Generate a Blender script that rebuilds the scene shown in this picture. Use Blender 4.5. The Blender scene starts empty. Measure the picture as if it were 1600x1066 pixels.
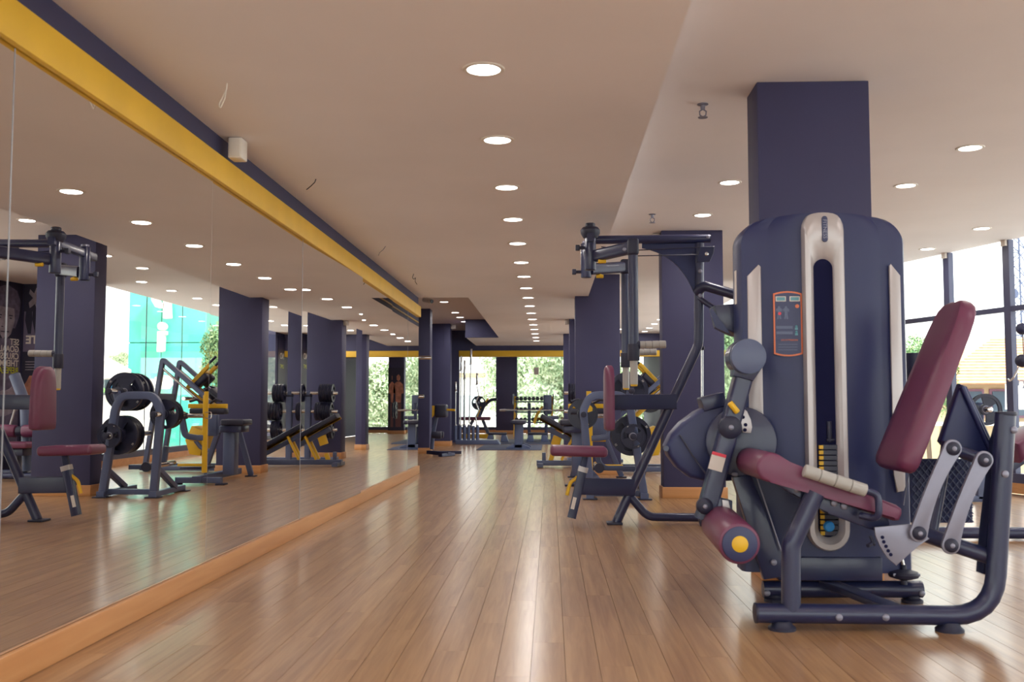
import bpy, bmesh, math, random
from math import sin, cos, pi, atan, tan, sqrt, radians
from mathutils import Vector, Matrix, Quaternion
V = Vector
S = bpy.context.scene
COL = S.collection
rnd = random.Random(7)

# ------------------------------------------------------------------ camera, world, sun, exposure
EYE = V((0, 0, .85))
FPX = 1555.0
PITCH = atan(100 / FPX)
YAW = atan(60 / FPX * cos(PITCH))
cam = bpy.data.cameras.new('camera')
cam.sensor_width = 36
cam.lens = FPX / 1600 * 36
cam.clip_end = 400
cam.dof.use_dof = True
cam.dof.focus_distance = 7.8
cam.dof.aperture_fstop = 5.0
cam_o = bpy.data.objects.new('camera', cam)
COL.objects.link(cam_o)
cam_o.location = EYE
cam_o.rotation_euler = (pi / 2 + PITCH, 0, YAW)
S.camera = cam_o
S.view_settings.view_transform = 'Standard'
S.view_settings.look = 'None'
S.view_settings.gamma = 1
S.view_settings.use_curve_mapping = False
S.view_settings.exposure = 0.95
S.cycles.max_bounces = 10
S.cycles.diffuse_bounces = 5
S.cycles.glossy_bounces = 6
S.cycles.transparent_max_bounces = 12
S.cycles.use_denoising = True
S.cycles.sample_clamp_indirect = 4.0
S.cycles.sample_clamp_direct = 6.0
S.cycles.blur_glossy = 1.0

SKY_STRENGTH = 2.2
SUN_STRENGTH = 5.0
LAMP_POWER = 2.7
w = bpy.data.worlds.new('overcast_sky')
S.world = w
w.use_nodes = True
nt = w.node_tree
bg = nt.nodes['Background']
bg.inputs['Strength'].default_value = SKY_STRENGTH
bg.inputs['Color'].default_value = (.88, .86, .86, 1)

sun = bpy.data.lights.new('sun', 'SUN')
sun.energy = SUN_STRENGTH
sun.angle = radians(8)
sun.color = (1, .95, .88)
sun_o = bpy.data.objects.new('sun', sun)
COL.objects.link(sun_o)
sun_o.rotation_euler = V((0.75, 0.35, -1.0)).to_track_quat('-Z', 'Y').to_euler()

# daylight portals: they only steer the sampling of the sky towards the glazing and give no light of their own
def portal(p0, p1, z0, z1):
    a, b = V((*p0, 0)), V((*p1, 0))
    d = b - a
    l = bpy.data.lights.new('daylight_portal', 'AREA')
    l.shape = 'RECTANGLE'
    l.size, l.size_y = d.length, z1 - z0
    l.cycles.is_portal = True
    o = bpy.data.objects.new('daylight_portal', l)
    COL.objects.link(o)
    x = d.normalized()
    n = V((-x.y, x.x, 0))                  # into the room
    M = Matrix((x, V((0, 0, 1)).cross(x) * 0 + V((0, 0, 1)), x.cross(V((0, 0, 1))))).transposed()
    if (M @ V((0, 0, -1))).dot(n) < 0:
        M = Matrix((-x, V((0, 0, 1)), (-x).cross(V((0, 0, 1))))).transposed()
    M = M.to_4x4()
    M.translation = (a + b) / 2 + V((0, 0, (z0 + z1) / 2)) - n * .06
    o.matrix_world = M
for q0, q1, q2, q3 in (((7.0, -3.0), (6.75, .5), .19, 2.47), ((6.75, .5), (6.28, 3.5), .19, 2.47), ((6.28, 3.5), (5.55, 6.6), .19, 2.47), ((5.55, 6.6), (4.71, 9.26), .19, 2.47),
                       ((4.71, 9.26), (3.985, 11.58), .19, 2.47), ((2.78, 13.18), (2.80, 21.85), .19, 2.47), ((2.8, 30.0), (-6.0, 30.0), .12, 2.3), ((-1.85, -3.0), (7.0, -3.0), .19, 2.47)):
    portal(q0, q1, q2, q3)

# a ray through a pixel of the photograph meets a plane of known depth: gives true room coordinates
CR = V((cos(YAW), sin(YAW), 0))
CF = V((-sin(YAW) * cos(PITCH), cos(YAW) * cos(PITCH), sin(PITCH)))
CU = CR.cross(CF)
MIRROR_X = -1.65
def ray(px, py):
    return CR * ((px - 800) / FPX) - CU * ((py - 533) / FPX) + CF
def at(px, py, Y):
    d = ray(px, py)
    return EYE + d * (Y / d.y)
def mt(px, py, Y):              # the same, seen by way of the mirror
    p = at(px, py, Y)
    p.x = 2 * MIRROR_X - p.x
    return p

# ------------------------------------------------------------------ materials
def lin(c):
    return tuple((x / 255 / 12.92 if x / 255 <= .04045 else ((x / 255 + .055) / 1.055) ** 2.4) for x in c)
MATS = {}
def mat(name, rgb, rough=.5, metal=0.0, bump=0.0, bscale=200, emit=0, spec=.5, vary=0.0, vscale=3.0, coat=0.0):
    if name in MATS:
        return MATS[name]
    m = bpy.data.materials.new(name)
    m.use_nodes = True
    n, l = m.node_tree.nodes, m.node_tree.links
    b = n['Principled BSDF']
    c = (*lin(rgb), 1)
    b.inputs['Base Color'].default_value = c
    b.inputs['Roughness'].default_value = rough
    b.inputs['Metallic'].default_value = metal
    b.inputs['Specular IOR Level'].default_value = spec
    b.inputs['Coat Weight'].default_value = coat
    if emit:
        b.inputs['Emission Color'].default_value = c
        b.inputs['Emission Strength'].default_value = emit
    if bump or vary:
        tc = n.new('ShaderNodeTexCoord')
    if vary:
        no = n.new('ShaderNodeTexNoise')
        no.inputs['Scale'].default_value = vscale
        no.inputs['Detail'].default_value = 4
        l.new(tc.outputs['Object'], no.inputs['Vector'])
        r = n.new('ShaderNodeValToRGB')
        r.color_ramp.elements[0].position = .35
        r.color_ramp.elements[1].position = .65
        r.color_ramp.elements[0].color = (*[x * (1 - vary) for x in c[:3]], 1)
        r.color_ramp.elements[1].color = (*[min(1, x * (1 + vary)) for x in c[:3]], 1)
        l.new(no.outputs['Fac'], r.inputs['Fac'])
        l.new(r.outputs['Color'], b.inputs['Base Color'])
    if bump:
        no = n.new('ShaderNodeTexNoise')
        no.inputs['Scale'].default_value = bscale
        l.new(tc.outputs['Object'], no.inputs['Vector'])
        bu = n.new('ShaderNodeBump')
        bu.inputs['Strength'].default_value = bump
        bu.inputs['Distance'].default_value = .002
        l.new(no.outputs['Fac'], bu.inputs['Height'])
        l.new(bu.outputs['Normal'], b.inputs['Normal'])
    MATS[name] = m
    return m

def wood(name, c1, c2, rough=.25, stretch=(28, 1.6, 28), bump=.05, jitter=True, spec=.5):
    m = bpy.data.materials.new(name)
    m.use_nodes = True
    n, l = m.node_tree.nodes, m.node_tree.links
    b = n['Principled BSDF']
    b.inputs['Specular IOR Level'].default_value = spec
    tc = n.new('ShaderNodeTexCoord')
    oi = n.new('ShaderNodeObjectInfo')
    ge = n.new('ShaderNodeNewGeometry')
    ad = n.new('ShaderNodeMath'); ad.operation = 'ADD'
    l.new(oi.outputs['Random'], ad.inputs[0]); l.new(ge.outputs['Random Per Island'], ad.inputs[1])
    sc = n.new('ShaderNodeMath'); sc.operation = 'MULTIPLY'; sc.inputs[1].default_value = 37.0 if jitter else 0
    l.new(ad.outputs[0], sc.inputs[0])
    off = n.new('ShaderNodeVectorMath'); off.operation = 'ADD'
    l.new(tc.outputs['Object'], off.inputs[0]); l.new(sc.outputs[0], off.inputs[1])
    mp = n.new('ShaderNodeMapping'); mp.inputs['Scale'].default_value = stretch
    l.new(off.outputs[0], mp.inputs['Vector'])
    n1 = n.new('ShaderNodeTexNoise'); n1.inputs['Scale'].default_value = 1.0; n1.inputs['Detail'].default_value = 6; n1.inputs['Distortion'].default_value = .6
    l.new(mp.outputs[0], n1.inputs['Vector'])
    mp2 = n.new('ShaderNodeMapping'); mp2.inputs['Scale'].default_value = tuple(s * .28 for s in stretch)
    l.new(off.outputs[0], mp2.inputs['Vector'])
    n2 = n.new('ShaderNodeTexNoise'); n2.inputs['Scale'].default_value = 1.4; n2.inputs['Detail'].default_value = 3
    l.new(mp2.outputs[0], n2.inputs['Vector'])
    mx = n.new('ShaderNodeMath'); mx.operation = 'ADD'
    l.new(n1.outputs['Fac'], mx.inputs[0]); l.new(n2.outputs['Fac'], mx.inputs[1])
    md = n.new('ShaderNodeMath'); md.operation = 'MULTIPLY'; md.inputs[1].default_value = .5
    l.new(mx.outputs[0], md.inputs[0])
    # board to board tone
    fr = n.new('ShaderNodeMath'); fr.operation = 'FRACT'
    m7 = n.new('ShaderNodeMath'); m7.operation = 'MULTIPLY'; m7.inputs[1].default_value = 7.31
    l.new(ad.outputs[0], m7.inputs[0]); l.new(m7.outputs[0], fr.inputs[0])
    t1 = n.new('ShaderNodeMath'); t1.operation = 'MULTIPLY_ADD'; t1.inputs[1].default_value = .06 if jitter else 0; t1.inputs[2].default_value = -.03 if jitter else 0
    l.new(fr.outputs[0], t1.inputs[0])
    t2 = n.new('ShaderNodeMath'); t2.operation = 'ADD'
    l.new(md.outputs[0], t2.inputs[0]); l.new(t1.outputs[0], t2.inputs[1])
    r = n.new('ShaderNodeValToRGB')
    r.color_ramp.elements[0].position = .33; r.color_ramp.elements[1].position = .70
    r.color_ramp.elements[0].color = (*lin(c1), 1); r.color_ramp.elements[1].color = (*lin(c2), 1)
    l.new(t2.outputs[0], r.inputs['Fac']); l.new(r.outputs['Color'], b.inputs['Base Color'])
    rr = n.new('ShaderNodeMapRange'); rr.inputs['To Min'].default_value = rough - .015; rr.inputs['To Max'].default_value = rough + .015
    l.new(n2.outputs['Fac'], rr.inputs['Value']); l.new(rr.outputs[0], b.inputs['Roughness'])
    if bump:
        bu = n.new('ShaderNodeBump'); bu.inputs['Strength'].default_value = bump; bu.inputs['Distance'].default_value = .001
        l.new(n1.outputs['Fac'], bu.inputs['Height']); l.new(bu.outputs['Normal'], b.inputs['Normal'])
    return m

def glass_mat(name, tint):
    m = bpy.data.materials.new(name)
    m.use_nodes = True
    n, l = m.node_tree.nodes, m.node_tree.links
    n.remove(n['Principled BSDF'])
    t = n.new('ShaderNodeBsdfTransparent'); t.inputs['Color'].default_value = (*tint, 1)
    g = n.new('ShaderNodeBsdfGlossy'); g.inputs['Roughness'].default_value = .02; g.inputs['Color'].default_value = (1, 1, 1, 1)
    f = n.new('ShaderNodeFresnel'); f.inputs['IOR'].default_value = 1.5
    mi = n.new('ShaderNodeMixShader')
    ge = n.new('ShaderNodeNewGeometry')
    inv = n.new('ShaderNodeMath'); inv.operation = 'SUBTRACT'; inv.inputs[0].default_value = 1.0
    fm = n.new('ShaderNodeMath'); fm.operation = 'MULTIPLY'
    l.new(ge.outputs['Backfacing'], inv.inputs[1]); l.new(f.outputs[0], fm.inputs[0]); l.new(inv.outputs[0], fm.inputs[1])
    l.new(fm.outputs[0], mi.inputs[0]); l.new(t.outputs[0], mi.inputs[1]); l.new(g.outputs[0], mi.inputs[2])
    l.new(mi.outputs[0], n['Material Output'].inputs['Surface'])
    return m

NAVY_WALL = mat('navy_wall_paint', (56, 56, 92), .6, bump=.05, bscale=300, vary=.06, vscale=1.5)
YELLOW_WALL = mat('yellow_wall_paint', (226, 180, 50), .5, vary=.06, vscale=3)
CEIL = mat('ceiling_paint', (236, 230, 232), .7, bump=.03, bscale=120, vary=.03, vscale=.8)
CEIL_BAY = mat('bay_ceiling_shaded', (214, 206, 208), .7)  # ceiling colour darkened to carry the shade of the raised bay
FLOORM = wood('laminate_floor', (140, 101, 68), (182, 142, 100), .5, stretch=(46, 2.2, 46), bump=0, spec=.3)
fb = FLOORM.node_tree.nodes['Principled BSDF']
fb.inputs['Coat Weight'].default_value = .70
fb.inputs['Coat Roughness'].default_value = .18
fb.inputs['Coat IOR'].default_value = 1.65
SUBFLOOR = mat('sub_floor', (104, 74, 54), .7)
BASEM = wood('skirting_wood', (190, 132, 82), (216, 162, 110), .4, stretch=(10, 1.2, 22))
BASEX = wood('skirting_wood_across', (190, 132, 82), (216, 162, 110), .4, stretch=(1.2, 10, 22))
MIRRORM = mat('mirror_silver', (236, 233, 228), .0, metal=1.0)
MIRROR_EDGE = mat('mirror_edge', (150, 152, 160), .3)
GLASS = glass_mat('clear_glass', (.93, .97, .95))
FRAMEM = mat('window_frame_paint', (70, 72, 100), .45)
WHITE = mat('white_plastic', (228, 222, 215), .4)
LAMP = mat('lamp_diffuser', (255, 248, 244), .5, emit=5.0)
LAMP.cycles.emission_sampling = 'NONE'
DARK = mat('navy_black_metal', (38, 43, 78), .32, bump=.03, bscale=500, coat=.15)
DARK2 = mat('dark_plastic_shroud', (30, 38, 86), .42, bump=.06, bscale=900)
SLATE = mat('slate_grey_metal', (82, 92, 124), .35)
BLACK = mat('black_rubber', (34, 36, 60), .5)
IRON = mat('cast_iron_plate', (36, 38, 62), .35)
BURG = mat('burgundy_vinyl', (110, 54, 84), .38, bump=.12, bscale=350)
SILV = mat('silver_plastic', (186, 180, 182), .3, metal=.25)
SATIN = mat('satin_steel', (138, 138, 156), .38, metal=.35)
CHROME = mat('chrome', (210, 208, 208), .16, metal=1.0)
GRIP = mat('grey_grip', (170, 167, 164), .4)
YEL = mat('yellow_metal', (226, 180, 40), .4)
PADB = mat('black_vinyl', (38, 40, 62), .42)
BLUE = mat('blue_knob', (30, 150, 235), .35)
ORANGE = mat('orange_print', (222, 120, 80), .45)
TEAL = mat('teal_print', (92, 150, 165), .45)
PANELD = mat('placard_navy', (44, 50, 92), .4)
REDP = mat('red_print', (215, 60, 80), .5)
STICK = mat('sticker_white', (214, 206, 200), .5)
RECESS_SHADE = mat('recess_shade_tone', (20, 22, 58), .8, spec=.15)  # near-black colour paints the shade inside the slot and the holes
MATT = mat('rubber_mat', (62, 70, 96), .7, bump=.2, bscale=200)
LABELW = mat('white_lettering', (225, 220, 215), .5)

# ------------------------------------------------------------------ geometry helpers
def B():
    return bmesh.new()
def box(bm, c, s, rot=None, bev=0.0, seg=2):
    M = Matrix.Translation(V(c))
    if rot is not None:
        M = M @ rot.to_4x4()
    r = bmesh.ops.create_cube(bm, size=1.0)
    vs = r['verts']
    for v in vs:
        v.co = M @ V((v.co.x * s[0], v.co.y * s[1], v.co.z * s[2]))
    if bev:
        es = list({e for v in vs for e in v.link_edges})
        bmesh.ops.bevel(bm, geom=es, offset=bev, segments=seg, affect='EDGES', profile=.5)
def frame_of(d, up=None):
    d = d.normalized()
    up = V(up) if up is not None else (V((0, 0, 1)) if abs(d.z) < .9 else V((0, 1, 0)))
    x = d.cross(up)
    if x.length < 1e-6:
        x = d.cross(V((1, 0, 0)))
    x.normalize()
    return x, x.cross(d).normalized()
def loops(bm, rings, cap=True, close=False):
    rv = [[bm.verts.new(p) for p in r] for r in rings]
    n = len(rings[0])
    m = len(rv)
    for i in range(m if close else m - 1):
        a, b = rv[i], rv[(i + 1) % m]
        for k in range(n):
            try:
                bm.faces.new((a[k], a[(k + 1) % n], b[(k + 1) % n], b[k]))
            except ValueError:
                pass
    if cap and not close:
        bm.faces.new(list(reversed(rv[0])))
        bm.faces.new(rv[-1])
def fillet(pts, r, seg=6):
    pts = [V(p) for p in pts]
    if not r:
        return pts
    out = [pts[0]]
    for i in range(1, len(pts) - 1):
        p, a, b = pts[i], pts[i - 1], pts[i + 1]
        da, db = (a - p), (b - p)
        ang = da.angle(db, pi)
        if ang > pi - .05:
            out.append(p); continue
        t = min(r / tan(ang / 2), da.length * .48, db.length * .48)
        p0, p1 = p + da.normalized() * t, p + db.normalized() * t
        for k in range(seg + 1):
            u = k / seg
            out.append(p0 * (1 - u) ** 2 + p * 2 * u * (1 - u) + p1 * u ** 2)
    out.append(pts[-1])
    return out
def sweep(bm, pts, section, up=None):
    n = len(pts)
    rings = []
    x = None
    for i, p in enumerate(pts):
        d = (pts[min(i + 1, n - 1)] - pts[max(i - 1, 0)]).normalized()
        if x is None or up is not None:
            x, y = frame_of(d, up)
        else:
            x = (x - d * x.dot(d)).normalized()
            y = x.cross(d).normalized()
        rings.append([p + x * a + y * b for a, b in section])
    loops(bm, rings)
def circ(r, n=14):
    return [(r * cos(2 * pi * k / n), r * sin(2 * pi * k / n)) for k in range(n)]
def rrect(w, h, r, n=3):
    o = []
    for cx, cy, a0 in ((w / 2 - r, h / 2 - r, 0), (-w / 2 + r, h / 2 - r, 90), (-w / 2 + r, -h / 2 + r, 180), (w / 2 - r, -h / 2 + r, 270)):
        for k in range(n + 1):
            a = radians(a0 + 90 * k / n)
            o.append((cx + r * cos(a), cy + r * sin(a)))
    return o
def tube(bm, pts, r, n=14, fil=0.0):
    sweep(bm, fillet(pts, fil), circ(r, n))
def bar(bm, pts, w, h, fil=0.0, r=.006, up=None):        # rectangular tube: w across, h along 'up'
    sweep(bm, fillet(pts, fil), rrect(w, h, min(r, w * .3, h * .3)), up)
def lathe(bm, o, axis, prof, n=24):                         # prof: (along, radius)
    o = V(o); axis = V(axis).normalized()
    x, y = frame_of(axis)
    rings = [[o + axis * t + x * (max(r, 1e-4) * cos(2 * pi * k / n)) + y * (max(r, 1e-4) * sin(2 * pi * k / n)) for k in range(n)] for t, r in prof]
    loops(bm, rings)
def cyl(bm, a, b, r, r2=None, n=20, bev=0.0):
    a, b = V(a), V(b)
    L = (b - a).length
    r2 = r if r2 is None else r2
    if bev:
        pr = [(0, r - bev), (bev * .3, r - bev * .3), (bev, r), (L - bev, r2), (L - bev * .3, r2 - bev * .3), (L, r2 - bev)]
    else:
        pr = [(0, r), (L, r2)]
    lathe(bm, a, b - a, pr, n)
def prism(bm, outline, ext, bev=0.0, seg=2):
    ext = V(ext)
    a = [bm.verts.new(V(p) - ext * .5) for p in outline]
    b = [bm.verts.new(V(p) + ext * .5) for p in outline]
    n = len(a)
    fs = [bm.faces.new(a), bm.faces.new(list(reversed(b)))]
    for i in range(n):
        fs.append(bm.faces.new((a[i], b[i], b[(i + 1) % n], a[(i + 1) % n])))
    if bev:
        es = list(set(fs[0].edges) | set(fs[1].edges))
        bmesh.ops.bevel(bm, geom=es, offset=bev, segments=seg, affect='EDGES', profile=.5)
def ball(bm, c, r, n=12):
    bmesh.ops.create_uvsphere(bm, u_segments=n, v_segments=max(6, n // 2), radius=r, matrix=Matrix.Translation(V(c)))
def arc2(cx, cy, r, a0, a1, n):
    return [(cx + r * cos(radians(a0 + (a1 - a0) * k / n)), cy + r * sin(radians(a0 + (a1 - a0) * k / n))) for k in range(n + 1)]

# ------------------------------------------------------------------ object helpers
ORG = {}
def link(name, bm, m, parent=None, org=None, angle=38, kind=None, flat_=False):
    if not flat_:
        bmesh.ops.recalc_face_normals(bm, faces=bm.faces)
    o0 = V((0, 0, 0))
    if parent is not None:
        o0 = ORG[parent.name]
    elif org is not None:
        o0 = V(org)
    if o0.length:
        bmesh.ops.translate(bm, verts=bm.verts, vec=-o0)
    me = bpy.data.meshes.new(name)
    bm.to_mesh(me)
    bm.free()
    if not flat_:
        me.polygons.foreach_set('use_smooth', [True] * len(me.polygons))
        me.set_sharp_from_angle(angle=radians(angle))
    me.materials.append(m)
    ob = bpy.data.objects.new(name, me)
    COL.objects.link(ob)
    if parent is not None:
        ob.parent = parent
    else:
        ob.location = o0
    ORG[ob.name] = o0
    if kind:
        ob['kind'] = kind
    return ob
def thing(name, label, cat, loc, group=None):
    o = bpy.data.objects.new(name, None)
    o.empty_display_size = .1
    COL.objects.link(o)
    o.location = V(loc)
    ORG[o.name] = V(loc)
    tag(o, label, cat, group)
    return o
def tag(o, label, cat, group=None):
    o['label'] = label
    o['category'] = cat
    if group:
        o['group'] = group
    return o
def struct(name, bm, m, parent=None, angle=38):
    o = link(name, bm, m, parent, angle=angle)
    if parent is None:
        o['kind'] = 'structure'
    return o
def copy_tree(o, parent=None):
    c = o.copy()
    COL.objects.link(c)
    if parent is not None:
        c.parent = parent
    for ch in list(o.children):
        copy_tree(ch, c)
    return c
def text(name, s, size, M, m, parent=None, depth=.001, align='CENTER', bold=0.0):
    cu = bpy.data.curves.new(name, 'FONT')
    cu.body = s
    cu.size = size
    cu.extrude = depth
    cu.offset = bold
    cu.resolution_u = 3
    cu.align_x = align
    cu.align_y = 'CENTER'
    cu.materials.append(m)
    tmp = bpy.data.objects.new('lettering_curve', cu)
    me = bpy.data.meshes.new_from_object(tmp)
    me.name = name
    bpy.data.objects.remove(tmp)
    bpy.data.curves.remove(cu)
    o = bpy.data.objects.new(name, me)
    COL.objects.link(o)
    if parent is not None:
        o.parent = parent
        M = Matrix.Translation(-ORG[parent.name]) @ M
    o.matrix_local = M
    return o
def face_M(p, right, up):        # text frame: right and up in room axes
    r, u = V(right).normalized(), V(up).normalized()
    nrm = r.cross(u)
    M = Matrix((r, u, nrm)).transposed().to_4x4()
    M.translation = V(p)
    return M
ORD = 'first second third fourth fifth sixth seventh eighth ninth tenth eleventh twelfth thirteenth fourteenth fifteenth sixteenth seventeenth eighteenth'.split()

# ------------------------------------------------------------------ the room
ZL, ZH, ZB = 2.20, 2.47, 2.55          # low soffit, high ceiling, bay ceiling
FACADE = [(7.0, -3.0), (6.75, .5), (6.28, 3.5), (5.55, 6.6), (4.57, 9.7), (4.04, 11.4), (3.79, 13.0), (2.78, 13.05), (2.80, 30.0)]
def slab(bm, outline, z0, z1):
    prism(bm, [(x, y, (z0 + z1) / 2) for x, y in outline], (0, 0, z1 - z0))

bm = B()
slab(bm, [(-6, -3), (7.0, -3)] + FACADE[1:] + [(-6, 30)], -.25, -.013)
FLOOR = struct('floor', bm, SUBFLOOR)

# floor boards: every board its own object as far as they can be told apart
PW, PL = .1115, 1.21
def plank_bm(x0, x1, y0, y1, bm=None):
    bm = bm or B()
    g, e, t = .0007, .0002, .0125
    a = [(x0 + g, y0 + g), (x1 - g, y0 + g), (x1 - g, y1 - g), (x0 + g, y1 - g)]
    h = .0002
    a = [(x0 + g, y0 + h), (x1 - g, y0 + h), (x1 - g, y1 - h), (x0 + g, y1 - h)]
    i = [(x0 + g + e, y0 + 2 * h), (x1 - g - e, y0 + 2 * h), (x1 - g - e, y1 - 2 * h), (x0 + g + e, y1 - 2 * h)]
    v0 = [bm.verts.new((x, y, -t)) for x, y in a]
    v1 = [bm.verts.new((x, y, -.0002)) for x, y in a]
    v2 = [bm.verts.new((x, y, 0)) for x, y in i]
    for p, q in ((v0, v1), (v1, v2)):
        for k in range(4):
            bm.faces.new((p[k], p[(k + 1) % 4], q[(k + 1) % 4], q[k]))
    bm.faces.new(v2)
    return bm
def facade_x(y):
    for (x0, y0), (x1, y1) in zip(FACADE, FACADE[1:]):
        if y0 <= y <= y1 and y1 > y0 + .2:
            return x0 + (x1 - x0) * (y - y0) / (y1 - y0)
    return 2.79
spots = []
nx0 = int((-6 + .065) / PW) - 1
for ix in range(nx0, 66):
    x0 = -.065 + ix * PW
    x1 = x0 + PW
    if x0 < -5.9:
        continue
    off = ((ix * 37) % 100) / 100 * PL
    for iy in range(-4, 27):
        y0, y1 = iy * PL + off, (iy + 1) * PL + off
        if y0 < -3 or y1 > 30:
            continue
        if x1 > min(facade_x(y0), facade_x(y1), facade_x((y0 + y1) / 2)) - .02:
            continue
        if x0 < -1.9 and y1 < 12.5:
            continue
        spots.append((x0, x1, y0, y1))
def in_view(s):
    xm, ym = (s[0] + s[1]) / 2, (s[2] + s[3]) / 2
    return ym > 2.6 and abs(xm / ym + .04) < .56 and xm > -1.7
seen = sorted([s for s in spots if in_view(s)], key=lambda s: s[2])[:300]
seen_set = set(seen)
first = None
for s in seen:
    if first is None:
        first = link('plank', plank_bm(0, PW, 0, PL), FLOORM, flat_=True)
        p = first
    else:
        p = first.copy()
        COL.objects.link(p)
    p.parent = FLOOR
    p.location = (s[0], s[2], 0)
bm = B()
for s in spots:
    if s not in seen_set:
        plank_bm(*s, bm=bm)
link('plank_remainder', bm, FLOORM, FLOOR, kind='stuff', flat_=True)

# ceilings
bm = B()
LOW = [(-1.66, -3), (.475, -3), (.475, 22.6), (-1.69, 22.6), (-1.69, 19.8), (-1.03, 19.8), (-1.03, 12.43), (-1.66, 12.43)]
slab(bm, LOW, ZL, 2.75)
CL = struct('ceiling_low', bm, CEIL)
CL.data.materials.append(NAVY_WALL)
for p in CL.data.polygons:             # the sides of the bay are painted navy
    if abs(p.normal.z) < .5 and p.center.x < -.9 and p.center.y > 12:
        p.material_index = 1
bm = B()
box(bm, (-1.034, 16.1, ZL + .07), (.012, 7.3, .02))
struct('trim_1', bm, YELLOW_WALL)
bm = B()
slab(bm, [(.476, -3), (7.0, -3)] + FACADE[1:8] + [(2.8, 22.6), (.476, 22.6)], ZH, 2.75)
struct('ceiling_high', bm, CEIL)
bm = B()
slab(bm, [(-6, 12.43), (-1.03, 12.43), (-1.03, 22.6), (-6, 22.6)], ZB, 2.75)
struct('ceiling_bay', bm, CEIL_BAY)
bm = B()
slab(bm, [(-6, 22.75), (2.8, 22.75), (2.8, 30.2), (-6, 30.2)], ZL + .1, 2.75)
struct('ceiling_far', bm, CEIL)

# mirror wall: navy band, yellow band, wood skirting
bm = B()
box(bm, (-1.76, 4.715, 1.37), (.20, 15.43, 2.74))
struct('wall_left', bm, NAVY_WALL)
bm = B()
box(bm, (-1.642, 4.715, 2.019), (.035, 15.42, .132), bev=.003)
struct('trim_2', bm, YELLOW_WALL)
bm = B()
box(bm, (-1.644, 4.715, .049), (.028, 15.42, .098), bev=.004)
struct('baseboard_left', bm, BASEM)

MIRROR = thing('wall_mirror', 'long frameless wall mirror of butted panels above the wood skirting', 'mirror', (-1.655, 5, .1))
seams = [-2.95, -.65, 1.15, 2.952, 4.753, 6.542, 8.51, 10.308, 11.471, 12.42]
turn = {2.952: -.0018, 4.753: 0, 6.542: -.016, 8.51: -.002}
for a, b in zip(seams, seams[1:]):
    bm = B()
    g = .0035
    rot = Matrix.Rotation(turn.get(a, 0), 3, 'Z')
    cx = -1.6545 + abs(turn.get(a, 0)) * .97
    box(bm, (cx, (a + b) / 2, 1.0255), (.006, b - a - 2 * g, 1.851), rot=rot)
    pnl = link('mirror_panel', bm, MIRRORM, MIRROR, angle=30)
    pnl.data.materials.append(MIRROR_EDGE)
    for p in pnl.data.polygons:
        if abs(p.normal.x) < .5:
            p.material_index = 1

for k, yy in enumerate(seams[1:-1]):
    bm = B()
    box(bm, (-1.6535, yy, 1.0255), (.006, .011 if yy == 4.753 else .006, 1.851))
    link('joint_strip', bm, MIRROR_EDGE, MIRROR)

# other walls
bm = B(); box(bm, (-4.04, 22.7, 1.3), (3.92, .2, 2.6)); struct('wall_far_left', bm, NAVY_WALL)
bm = B(); box(bm, (-6.05, 21, 1.3), (.1, 18.4, 2.6)); struct('wall_bay', bm, NAVY_WALL)
bm = B(); box(bm, (-3.95, 12.35, 1.3), (4.1, .12, 2.6)); struct('wall_bay_near', bm, NAVY_WALL)
bm = B(); box(bm, (.36, 22.72, 2.42), (4.88, .2, .67)); struct('lintel', bm, NAVY_WALL)
bm = B(); box(bm, (.36, 22.70, 2.017), (4.88, .26, .134), bev=.003); struct('trim_3', bm, YELLOW_WALL)
bm = B(); box(bm, (-1.36, 19.75, 2.37), (.66, .10, .36)); struct('beam', bm, NAVY_WALL)
bm = B(); box(bm, (2.9, 25.9, 1.3), (.2, 8.1, 2.6)); struct('wall_right', bm, NAVY_WALL)
# poster walls beside the right-hand windows
bm = B(); prism(bm, [(3.98, 11.62, 1.3), (3.79, 13.0, 1.3), (3.95, 13.0, 1.3), (4.1, 11.66, 1.3)], (0, 0, 2.6)); struct('wall_poster', bm, NAVY_WALL)
bm = B(); box(bm, (3.34, 13.07, 1.3), (1.1, .14, 2.6)); struct('wall_return', bm, NAVY_WALL)

# pillars with wood skirting
def pillar(x0, x1, y0, y1, top):
    bm = B(); box(bm, ((x0 + x1) / 2, (y0 + y1) / 2, top / 2), (x1 - x0, y1 - y0, top), bev=.004)
    p = struct('pillar', bm, NAVY_WALL)
    bm = B(); box(bm, ((x0 + x1) / 2, (y0 + y1) / 2, .05), (x1 - x0 + .03, y1 - y0 + .03, .10), bev=.004)
    q = link('skirting', bm, BASEX, None); q.parent = p
    return p
pillar(1.04, 1.595, 4.95, 5.20, ZH)
pillar(1.035, 1.60, 9.22, 9.46, ZH)
pillar(.31, .863, 12.32, 12.62, ZH)
pillar(.30, .86, 15.62, 15.92, ZH)
pillar(.25, .81, 18.85, 19.15, ZH)
pillar(-2.67, -2.12, 17.45, 17.78, ZB)
pillar(-2.64, -2.09, 20.70, 21.05, ZB)
pillar(-1.61, -.985, 29.45, 29.75, ZL + .1)
pillar(1.02, 1.58, 29.35, 29.65, ZL + .1)

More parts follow.
